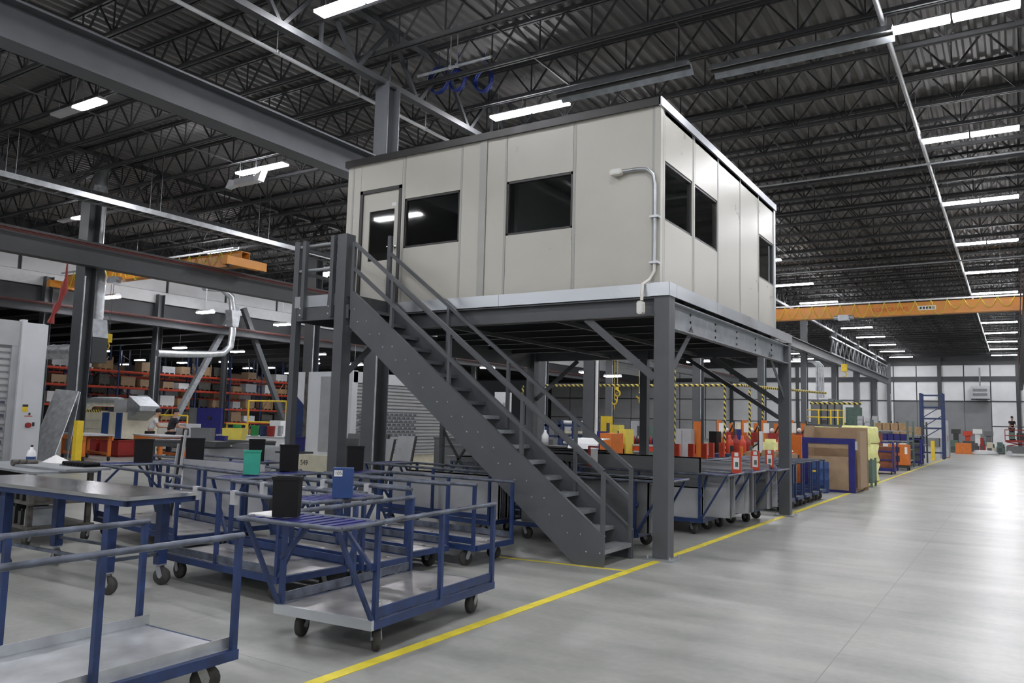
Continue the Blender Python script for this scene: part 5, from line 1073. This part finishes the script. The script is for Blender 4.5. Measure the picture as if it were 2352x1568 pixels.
# ================================================================== RIGHT: CARDBOARD, FOAM, SHELVES
t = thing('cardboard_bin', 'big brown cardboard bin in a blue steel frame at the aisle', 'cardboard bin', (-4.4, 23.9, 0))
x0, x1, y0, y1, H = -5.05, -3.7, 23.1, 24.6, 1.45
wpt(t, 'box_wall', 'cardboard', (x0+.12, x1-.12, y0+.02, y0+.06, .05, .95), (x0+.12, x1-.12, y0+.02, y0+.06, 1.18, 1.33)); wpt(t, 'box_wall', 'cardboard', (x0, x0+.04, y0+.2, y1, 0, 1.78)); wpt(t, 'box_wall', 'cardboard', (x0, x1+.12, y1-.04, y1, 0, 1.75)); wpt(t, 'box_wall', 'cardboard', (x1+.02, x1+.1, y0+.3, y1-.05, .1, 1.66)); wpt(t, 'box_floor', 'cardboard', (x0+.05, x1, y0+.1, y1-.05, .02, .06))
wpt(t, 'frame_post', 'blue_deep', (x0, x0+.15, y0, y0+.06, 0, H)); wpt(t, 'frame_post', 'blue_deep', (x1-.15, x1+.02, y0, y0+.08, 0, H)); wpt(t, 'frame_rail', 'blue_deep', (x0+.15, x1-.15, y0, y0+.06, 1.3, H)); wpt(t, 'frame_rail', 'blue_deep', (x0+.15, x1-.15, y0, y0+.06, 0, .06))
wpt(t, 'card_holder', 'lamp_body', (x1+.02, x1+.08, y0-.02, y0, 1.15, 1.38))
for k in range(3):
    m_ = MB(); m_.box(-6.3+k*.42, -5.92+k*.42, 21.9+.1*k, 22.6, .02, 1.0+.05*(k % 2)); m_.box(-6.28+k*.42, -6.1+k*.42, 21.9+.1*k, 22.3, 1.0+.05*(k % 2), 1.03+.05*(k % 2)); solo('cardboard_sheet', m_, 'cardboard', 'flat cardboard bundle standing left of the blue barrel', 'cardboard', 'cardboard bundles')
m_ = MB(); m_.lathe([(0, 0), (.24, 0), (.25, .03), (.25, .33), (.262, .35), (.25, .37), (.25, .62), (.262, .64), (.25, .66), (.25, .80), (.235, .82), (0, .81)], (-4.52, 22.65, 0), 20); bar_ = solo('blue_barrel', m_, 'blue_box', 'blue plastic barrel in front of the cardboard bin', 'barrel')
m_ = MB(); m_.box(-.12, .02, -.262, -.25, .55, .6); m_.build('yellow_label', 'yellow', bar_)
for i in range(2):
    m_ = MB(); m_.box(-5.86, -5.56, 22.1, 22.5, 1.082, 1.30); m_.box(-5.83, -5.6, 22.15, 22.45, 1.30, 1.38)
    if i == 0: solo('foam_block', m_, 'foam', 'pale yellow foam block resting on the cardboard bundles', 'foam')
# foam rolls in plastic
for i, (x, y, z, r, h_) in enumerate(((-4.42, 28.0, 0, .4, .55), (-4.3, 28.95, 0, .42, .62), (-4.42, 28.0, .57, .41, .62), (-4.3, 28.95, .64, .42, .6), (-4.42, 28.0, 1.21, .42, .62), (-4.3, 28.95, 1.26, .43, .55), (-5.35, 28.1, 0, .42, .9), (-5.35, 28.1, .92, .42, .85))):
    m_ = MB(); n = 14; prof = [(0, 0), (r*.9, .0), (r, .06), (r*.97, h_*.5), (r, h_-.06), (r*.9, h_), (0, h_)]; m_.lathe(prof, (x, y, z), n)
    for v in m_.v: v.x += .03*math.sin(v.z*9+v.y*7); v.y += .03*math.cos(v.z*8+v.x*6)
    solo('foam_roll', m_, 'foam', 'pale yellow foam roll wrapped in film in the stack behind the cardboard bin', 'foam roll', 'foam rolls')
t = thing('stillage', 'dark green steel stillage between the cardboard bin and the foam', 'stillage', (-3.95, 26.3, 0))
wpt(t, 'post', 'machine_green', (-4.3, -4.24, 25.9, 25.96, 0, .85), (-3.72, -3.66, 25.9, 25.96, 0, .85), (-4.3, -4.24, 26.7, 26.76, 0, .85), (-3.72, -3.66, 26.7, 26.76, 0, .85)); wpt(t, 'panel', 'machine_green', (-4.28, -3.68, 25.91, 25.94, .15, .8)); wpt(t, 'panel', 'machine_green', (-3.7, -3.67, 25.95, 26.72, .15, .8)); wpt(t, 'floor', 'machine_green', (-4.28, -3.68, 25.92, 26.74, .12, .16))
# shelving with bins
def shelving(label, x0, x1, y0, y1, H, levels, mt):
    t = thing('shelving', label, 'shelving', ((x0+x1)/2, (y0+y1)/2, 0))
    for x in (x0, x1):
        for y in (y0, y1): wpt(t, 'post', mt, (x-.04, x+.04, y-.04, y+.04, 0, H))
    for z in levels: wpt(t, 'shelf', 'galv_dull', (x0, x1, y0, y1, z-.04, z))
    return t
shelving('grey bin shelving with wooden and blue boxes by the aisle', -5.6, -4.15, 40.0, 42.2, 2.15, [.35, .85, 1.25, 1.7], 'machine_green')
shelving('second bin shelving with wooden boxes further along the aisle', -5.6, -4.15, 46.5, 49, 2.2, [.5, 1.0, 1.5], 'steel_dark')
def bin_row(x0, x1, y, z, n, mt, label, group, w_=.3, h_=.26):
    for k in range(n):
        x = x0+(x1-x0)*(k+.5)/n; tote('parts_bin', label, mt, (x, y, z+.002), 0, (x1-x0)/n*.88, .4, h_, 0, group, 'bin')
bin_row(-5.55, -4.2, 40.25, 1.7, 4, 'wood', 'wooden open box on the top of the grey bin shelving', 'wooden boxes on the first shelving', h_=.34)
bin_row(-5.55, -4.2, 40.25, 1.25, 5, 'blue_deep', 'blue parts bin on the middle of the grey bin shelving', 'blue bins on the first shelving', h_=.3)
bin_row(-5.55, -4.2, 40.25, .85, 4, 'paper', 'white box on the lower part of the grey bin shelving', 'white boxes on the first shelving', h_=.3)
bin_row(-5.55, -4.2, 46.8, 1.5, 4, 'wood', 'wooden open box on the second bin shelving', 'wooden boxes on the second shelving', h_=.42)
bin_row(-5.55, -4.2, 46.8, 1.0, 3, 'black_plastic', 'black crate on the second bin shelving', 'black crates on the second shelving', h_=.35)
def wire_cart(label, c, w_, d_, h_, mt, fr):
    t = thing('cage_cart', label, 'cart', c); x, y = c[0], c[1]
    for sx in (-1, 1):
        for sy in (-1, 1): wpt(t, 'post', fr, (x+sx*w_/2-.03, x+sx*w_/2+.03, y+sy*d_/2-.03, y+sy*d_/2+.03, .1, h_))
    for k in range(4): wpt(t, 'side_bar', fr, (x-w_/2, x+w_/2, y-d_/2-.02, y-d_/2+.02, .2+k*(h_-.25)/3, .25+k*(h_-.25)/3))
    wpt(t, 'base', fr, (x-w_/2, x+w_/2, y-d_/2, y+d_/2, .12, .2)); wpt(t, 'load', mt, (x-w_/2+.05, x+w_/2-.05, y-d_/2+.05, y+d_/2-.05, .2, h_*.85))
    for sx in (-1, 1):
        for sy in (-1, 1):
            m_ = MB(); m_.tube((x+sx*(w_/2-.08)-.02, y+sy*(d_/2-.08), .06), (x+sx*(w_/2-.08)+.02, y+sy*(d_/2-.08), .06), .06, 10); m_.build('wheel', 'rubber', t, True)
    return t
wire_cart('blue cage cart loaded with rust-coloured boxes behind the foam', (-4.45, 34.6, 0), .8, 1.2, 1.25, 'rust', 'blue_deep')
wire_cart('blue cage cart with dark load past the shelving', (-4.35, 44.9, 0), .6, 1.4, 1.3, 'panel_dark', 'blue_deep')
t = thing('orange_heater', 'bright orange ventilated box on a low trolley', 'heater', (-4.35, 38.6, 0)); wpt(t, 'body', 'orange', (-4.75, -3.95, 38.2, 39.0, .22, 1.1)); wpt(t, 'trolley', 'dark_trim', (-4.8, -3.9, 38.15, 39.05, .12, .2)); wpt(t, 'grille', 'dark_trim', (-4.68, -4.3, 38.185, 38.2, .35, .62)); wpt(t, 'grille', 'dark_trim', (-4.68, -4.3, 38.185, 38.2, .75, 1.0)); wpt(t, 'label', 'paper', (-4.1, -4.0, 38.19, 38.2, .7, 1.0))
for sx in (-4.7, -4.0):
    m_ = MB(); m_.tube((sx-.02, 38.3, .06), (sx+.02, 38.3, .06), .06, 10); m_.tube((sx-.02, 38.9, .06), (sx+.02, 38.9, .06), .06, 10); m_.build('wheels', 'rubber', t, True)
m_ = MB(); m_.box(-5.15, -4.75, 36.6, 37.0, 0, .9); m_.box(-5.1, -4.8, 36.65, 36.95, .9, 1.55); m_.box(-5.05, -4.85, 36.7, 36.9, 1.55, 1.6); solo('rust_drum', m_, 'rust', 'rust-red wrapped column of cartons beside the foam rolls', 'cartons')
# blue tower rack
t = thing('tower_rack', 'tall empty blue rack tower with diagonal braces at the aisle', 'rack', (-4.4, 56.5, 0))
for x in (-5.05, -3.85):
    for y in (56, 57.2): wpt(t, 'upright', 'blue', (x-.07, x+.07, y-.05, y+.05, 0, 4.1))
for z in (.4, 1.9, 2.5, 3.2, 3.95): wpt(t, 'beam', 'blue', (-5.05, -3.85, 55.97, 56.03, z-.05, z+.05))
for z in (1.9, 2.6, 3.2):
    m_ = MB(); m_.bar((-5.05, 56.05, z-.7), (-3.85, 56.05, z+.1), .05); m_.build('brace', 'blue', t, True)
wpt(t, 'back_sheet', 'white', (-5.0, -3.9, 57.2, 57.25, 1.3, 3.1))
m_ = MB(); m_.box(-4.35, -4.15, 53.7, 53.9, 0, 1.15); m_.box(-4.4, -4.1, 53.65, 53.95, 0, .03); solo('bollard', m_, 'yellow', 'yellow guard post before the blue rack tower', 'bollard')
cabinet('tall grey machine column with orange stripes behind the tower', 2158, 2178, 965, 59.5, 'panel_light', 1.2, trim='red_orange')
# electrical platform
t = thing('electrical_platform', 'raised electrical cabinets with yellow guard rail below the conduit drop', 'platform', (-11, 60, 0))
for i, (px0, px1, py0) in enumerate(((1862, 1884, 917), (1886, 1900, 925), (1902, 1915, 915), (1918, 1932, 918))):
    a = PY(px0, py0, 60); b = PY(px1, py0, 60); wpt(t, 'cabinet', ['panel_grey', 'panel_dark', 'panel_grey', 'machine_green'][i], (a.x, b.x, 60, 60.6, 2.0, a.z)); wpt(t, 'cabinet_door', 'panel_grey', (a.x+.05, b.x-.05, 59.98, 60, 2.3, a.z-.1))
a = PY(1856, 975, 59); b = PY(1940, 975, 59); wpt(t, 'platform_deck', 'steel_grey', (a.x, b.x, 58.6, 61, 1.85, 2.0))
for x in (a.x+.1, (a.x+b.x)/2, b.x-.1): wpt(t, 'platform_leg', 'steel_grey', (x-.07, x+.07, 58.7, 58.84, 0, 1.85), (x-.07, x+.07, 60.7, 60.84, 0, 1.85))
for z in (2.5, 3.0):
    m_ = MB(); m_.tube((a.x, 58.65, z), (b.x, 58.65, z), .035, 8); m_.build('guard_rail', 'yellow', t, True)
for u in (0, .33, .66, .85, 1):
    x = a.x+(b.x-a.x)*u; wpt(t, 'guard_post', 'yellow', (x-.04, x+.04, 58.6, 58.7, 2.0, 3.05))
for k in range(5):
    x = PY(1874+k*4, 860, 60).x; m_ = MB(); m_.pipe([(x-.9, 60.2, 6.6), (x-.3, 60.2, 6.5), (x, 60.2, 6.2), (x, 60.2, 5.5), (x, 60.2, 3.9)], .05, 8); m_.build('conduit_drop', 'galv', t, True)
cabinet('grey green control cabinet right of the electrical platform', 1942, 1976, 935, 62, 'machine_green', .8)
for i, (px_, py_) in enumerate(((1975, 955), (1992, 960), (2009, 955))):
    c = PY(px_, py_, 52); m_ = MB(); m_.box(c.x-.14, c.x+.14, 52, 52.6, 0, c.z)
    for k in range(4): m_.box(c.x-.15, c.x+.15, 51.95, 52, c.z-.2-k*.25, c.z-.1-k*.25)
    solo('filter_unit', m_, 'panel_light', 'louvred pale filter unit behind the foam rolls', 'filter unit', 'louvred filter units')
# the truss above the far runway
t = thing('runway_truss', 'dark open truss on the far part of the near crane runway', 'truss', (-12.4, 78, 7.7)); m_ = MB(); m_.box(-.1, .1, -11, 22, 0, .12); m_.box(-.1, .1, -11, 22, 1.3, 1.42)
for k in range(16): m_.bar((0, -11+k*2.06, .1), (0, -10+k*2.06, 1.32), .09); m_.bar((0, -10+k*2.06, 1.32), (0, -8.94+k*2.06, .1), .09)
m_.build('truss_frame', 'steel_grey', t)
# far end machines
for i, (px0, px1, py0, mt, lab) in enumerate(((2180, 2205, 1010, 'machine_green', 'green lathe at the end of the aisle'), (2207, 2248, 1012, 'panel_dark', 'dark lathe bed with silver ways at the end of the aisle'), (2250, 2262, 1005, 'red', 'red column machine near the far wall'), (2264, 2285, 1015, 'cream', 'cream cartons near the far wall'), (2288, 2308, 1015, 'machine_green', 'green pump stand before the scissor lift'))): machine(lab, px0, px1, py0, 76, mt, 1.0)
for i, (px_, py_, mt) in enumerate(((2195, 985, 'dark_trim'), (2222, 990, 'red_orange'), (2245, 985, 'paper'), (2270, 990, 'panel_grey'))):
    c = PY(px_, py_, 79); m_ = MB(); m_.box(c.x-.4, c.x+.4, 79, 79.6, 0, .2); m_.box(c.x-.2, c.x+.2, 79.1, 79.5, .2, c.z-.4); m_.box(c.x-.35, c.x+.35, 79, 79.6, c.z-.4, c.z); solo('drill_press', m_, mt, ['black', 'orange', 'white', 'grey'][i]+' drill press behind the lathes', 'machine')
m_ = MB(); c = PZ(2214, 1042); m_.box(c.x-.6, c.x+.6, 72.5, 73.3, .0, .1); m_.box(c.x-.55, c.x+.55, 72.55, 73.25, .1, .85); solo('orange_crate', m_, 'orange', 'orange crate on the floor before the far lathes', 'crate')
m_ = MB(); c = PZ(2268, 1040)
for k in range(3): m_.pipe([(c.x+(.9-.1*k)*math.cos(a/10*math.pi), 73+(.5-.05*k)*math.sin(a/10*math.pi), .07+.1*k) for a in range(21)], .06, 6)
solo('hose_coil', m_, 'white', 'white hose coil on the floor at the far end', 'hose')
# unit heater on the far wall
t = thing('unit_heater', 'grey box unit heater on the far wall above the panels', 'heater', (-2.2, 103.4, 5.4)); wpt(t, 'casing', 'panel_light', (-4.2, -2.4, 102.7, 103.5, 5.5, 6.9)); wpt(t, 'louvre', 'panel_grey', (-4.0, -2.6, 102.65, 102.7, 5.8, 6.1), (-4.0, -2.6, 102.65, 102.7, 6.3, 6.6)); m_ = MB(); m_.tube((-3.3, 103.2, 6.9), (-3.3, 103.2, 9), .08, 8); m_.build('flue', 'galv_dull', t, True); wpt(t, 'bracket', 'steel_dark', (-4.2, -2.4, 103.0, 103.78, 5.4, 5.5))
# scissor lift
t = thing('scissor_lift', 'red scissor lift with railed platform at the far right', 'scissor lift', (.2, 72.6, 0)); x0, x1 = -.75, 1.1
wpt(t, 'chassis', 'panel_grey', (x0+.05, x1, 72.1, 73.2, .2, .75)); wpt(t, 'platform', 'red', (x0, x1, 72.0, 73.3, 1.05, 1.2))
for z in (1.55, 1.98):
    for y in (72.0, 73.3): wpt(t, 'guard_rail', 'red', (x0, x1, y-.02, y+.02, z-.03, z+.03))
    wpt(t, 'guard_rail', 'red', (x0-.02, x0+.02, 72, 73.3, z-.03, z+.03))
for x in (x0, (x0+x1)/2, x1):
    wpt(t, 'guard_post', 'red', (x-.025, x+.025, 71.98, 72.02, 1.2, 2.0))
for (a, b) in (((x0+.1, .75), (x1-.1, 1.05)), ((x0+.1, 1.05), (x1-.1, .75))):
    m_ = MB(); m_.bar((a[0], 72.2, a[1]), (b[0], 72.2, b[1]), .07); m_.build('scissor_arm', 'red', t, True)
wpt(t, 'control_box', 'machine_green', (-.5, -.1, 72.02, 72.2, 1.3, 1.8)); wpt(t, 'toolbox', 'dark_trim', (.0, .9, 72.3, 73.0, 1.2, 1.75))
for x in (-.5, .85):
    for y in (72.05, 73.25):
        m_ = MB(); m_.tube((x, y-.08, .2), (x, y+.08, .2), .2, 14); m_.build('wheel', 'lamp_body' if x < 0 else 'rubber', t, True)
# ================================================================== PEOPLE
def skinmesh(name, verts, edges, radii, root=0, sub=2):
    me = bpy.data.meshes.new(name+'_skel'); me.from_pydata(verts, edges, []); o = bpy.data.objects.new(name+'_skel', me); COL.objects.link(o)
    o.modifiers.new('s', 'SKIN'); sv = me.skin_vertices[0].data
    for i, r in enumerate(radii): sv[i].radius = (r, r) if not isinstance(r, tuple) else r
    for i in range(len(verts)): sv[i].use_root = (i == root)
    s_ = o.modifiers.new('u', 'SUBSURF'); s_.levels = sub; s_.render_levels = sub
    dg = bpy.context.evaluated_depsgraph_get(); r_ = bpy.data.meshes.new_from_object(o.evaluated_get(dg)); r_.name = name
    for p_ in r_.polygons: p_.use_smooth = True
    bpy.data.objects.remove(o); return r_
def person(label, loc, rz, shirt, lean=0.0, armf=.35, trousers='trousers', lift=0):
    """standing figure facing local -y; lean bends the trunk forward"""
    t = thing('person', label, 'person', loc, rz); s, c = math.sin(lean), math.cos(lean)
    def up(d, side=0, fwd=0): return (side, -s*d-fwd*c, .95+c*d-fwd*s)
    V = [(0, 0, .95), up(.2), up(.42), up(.52), up(.6), up(.72, 0, .02), up(.8, 0, .01)]; E = [(0, 1), (1, 2), (2, 3), (3, 4), (4, 5), (5, 6)]; Rr = [(.15, .11), (.14, .1), (.16, .11), (.08, .07), .055, (.082, .1), (.07, .085)]
    for sg in (-1, 1):
        b0 = len(V); V += [(sg*.1, 0, .88), (sg*.11, -.02, .5), (sg*.11, .02, .1), (sg*.12, -.14, .04)]; E += [(0, b0), (b0, b0+1), (b0+1, b0+2), (b0+2, b0+3)]; Rr += [.095, .062, .045, .04]
        b1 = len(V); sh = up(.47, sg*.18); el = (sh[0]+sg*.06, sh[1]-armf*.25, sh[2]-.27); wr = (el[0]-sg*.08, el[1]-.22, el[2]-.06+armf*.1); V += [sh, el, wr]; E += [(2, b1), (b1, b1+1), (b1+1, b1+2)]; Rr += [.065, .045, .033]
        pal = (wr[0]-sg*.015, wr[1]-.06, wr[2]-.01); V.append(pal); E.append((b1+2, b1+3)); Rr.append((.036, .02))
        for q in range(4):
            fb = len(V); V += [(pal[0]+(q-1.5)*.019, pal[1]-.045, pal[2]-.01), (pal[0]+(q-1.5)*.02, pal[1]-.075-.008*(q in (1, 2)), pal[2]-.035)]; E += [(b1+3, fb), (fb, fb+1)]; Rr += [.009, .008]
        fb = len(V); V += [(pal[0]-sg*.05, pal[1]-.005, pal[2]-.015)]; E += [(b1+3, fb)]; Rr += [.01]
    me = skinmesh('body', V, E, Rr); me.materials.append(M('skin')); o = bpy.data.objects.new('body', me); COL.objects.link(o); adopt(o, t)
    VS = [V[0], V[1], V[2], V[3]]; ES = [(0, 1), (1, 2), (2, 3)]; RS = [(.18, .14), (.17, .135), (.19, .14), (.09, .08)]
    k = 7
    for sg in (0, 1):
        base = 7+sg*(4+3+1+8+1); sh, el = V[base+4], V[base+5]; mid = tuple(sh[i]*.4+el[i]*.6 for i in range(3)); b_ = len(VS); VS += [sh, mid]; ES += [(2, b_), (b_, b_+1)]; RS += [.088, .075]
    me = skinmesh('shirt', VS, ES, RS); me.materials.append(M(shirt)); o = bpy.data.objects.new('shirt', me); COL.objects.link(o); adopt(o, t)
    VT = [(0, 0, .98)]; ET = []; RT = [(.175, .13)]
    for sg in (0, 1):
        base = 7+sg*(4+3+1+8+1); b_ = len(VT); VT += [V[base], V[base+1], V[base+2]]; ET += [(0, b_), (b_, b_+1), (b_+1, b_+2)]; RT += [.12, .085, .07]
    me = skinmesh('trousers', VT, ET, RT); me.materials.append(M(trousers)); o = bpy.data.objects.new('trousers', me); COL.objects.link(o); adopt(o, t)
    hd = Vector(V[6]); m_ = MB(); m_.ball(hd+Vector((0, .02, .02)), .1, 12, (.92, 1.08, 1.0)); m_.build('hair', 'hair', t)
    m_ = MB()
    for sg in (-1, 1): m_.ball(hd+Vector((sg*.035, -.098, -.05)), .012, 8); m_.ball(hd+Vector((sg*.09, .0, -.06)), .025, 8, (.4, .8, 1.2))
    m_.build('face_features', 'skin', t)
    for sg in (-1, 1):
        m_ = MB(); m_.cbox((sg*.12, -.06, .045), (.1, .28, .09)); m_.build('shoe', 'dark_trim', t)
    return t
person('worker in a white T-shirt leaning over the orange table', (-27.5, 18.0, 0), R_(150), 'shirt_white', .35, .5)
person('worker in a dark navy shirt beside the one in white', (-26.7, 18.3, 0), R_(165), 'shirt_navy', .25, .5, 'shirt_navy')
person('person in a black shirt standing on the red scissor lift', (-.3, 72.7, 1.2), R_(30), 'shirt_navy', .1, .4)
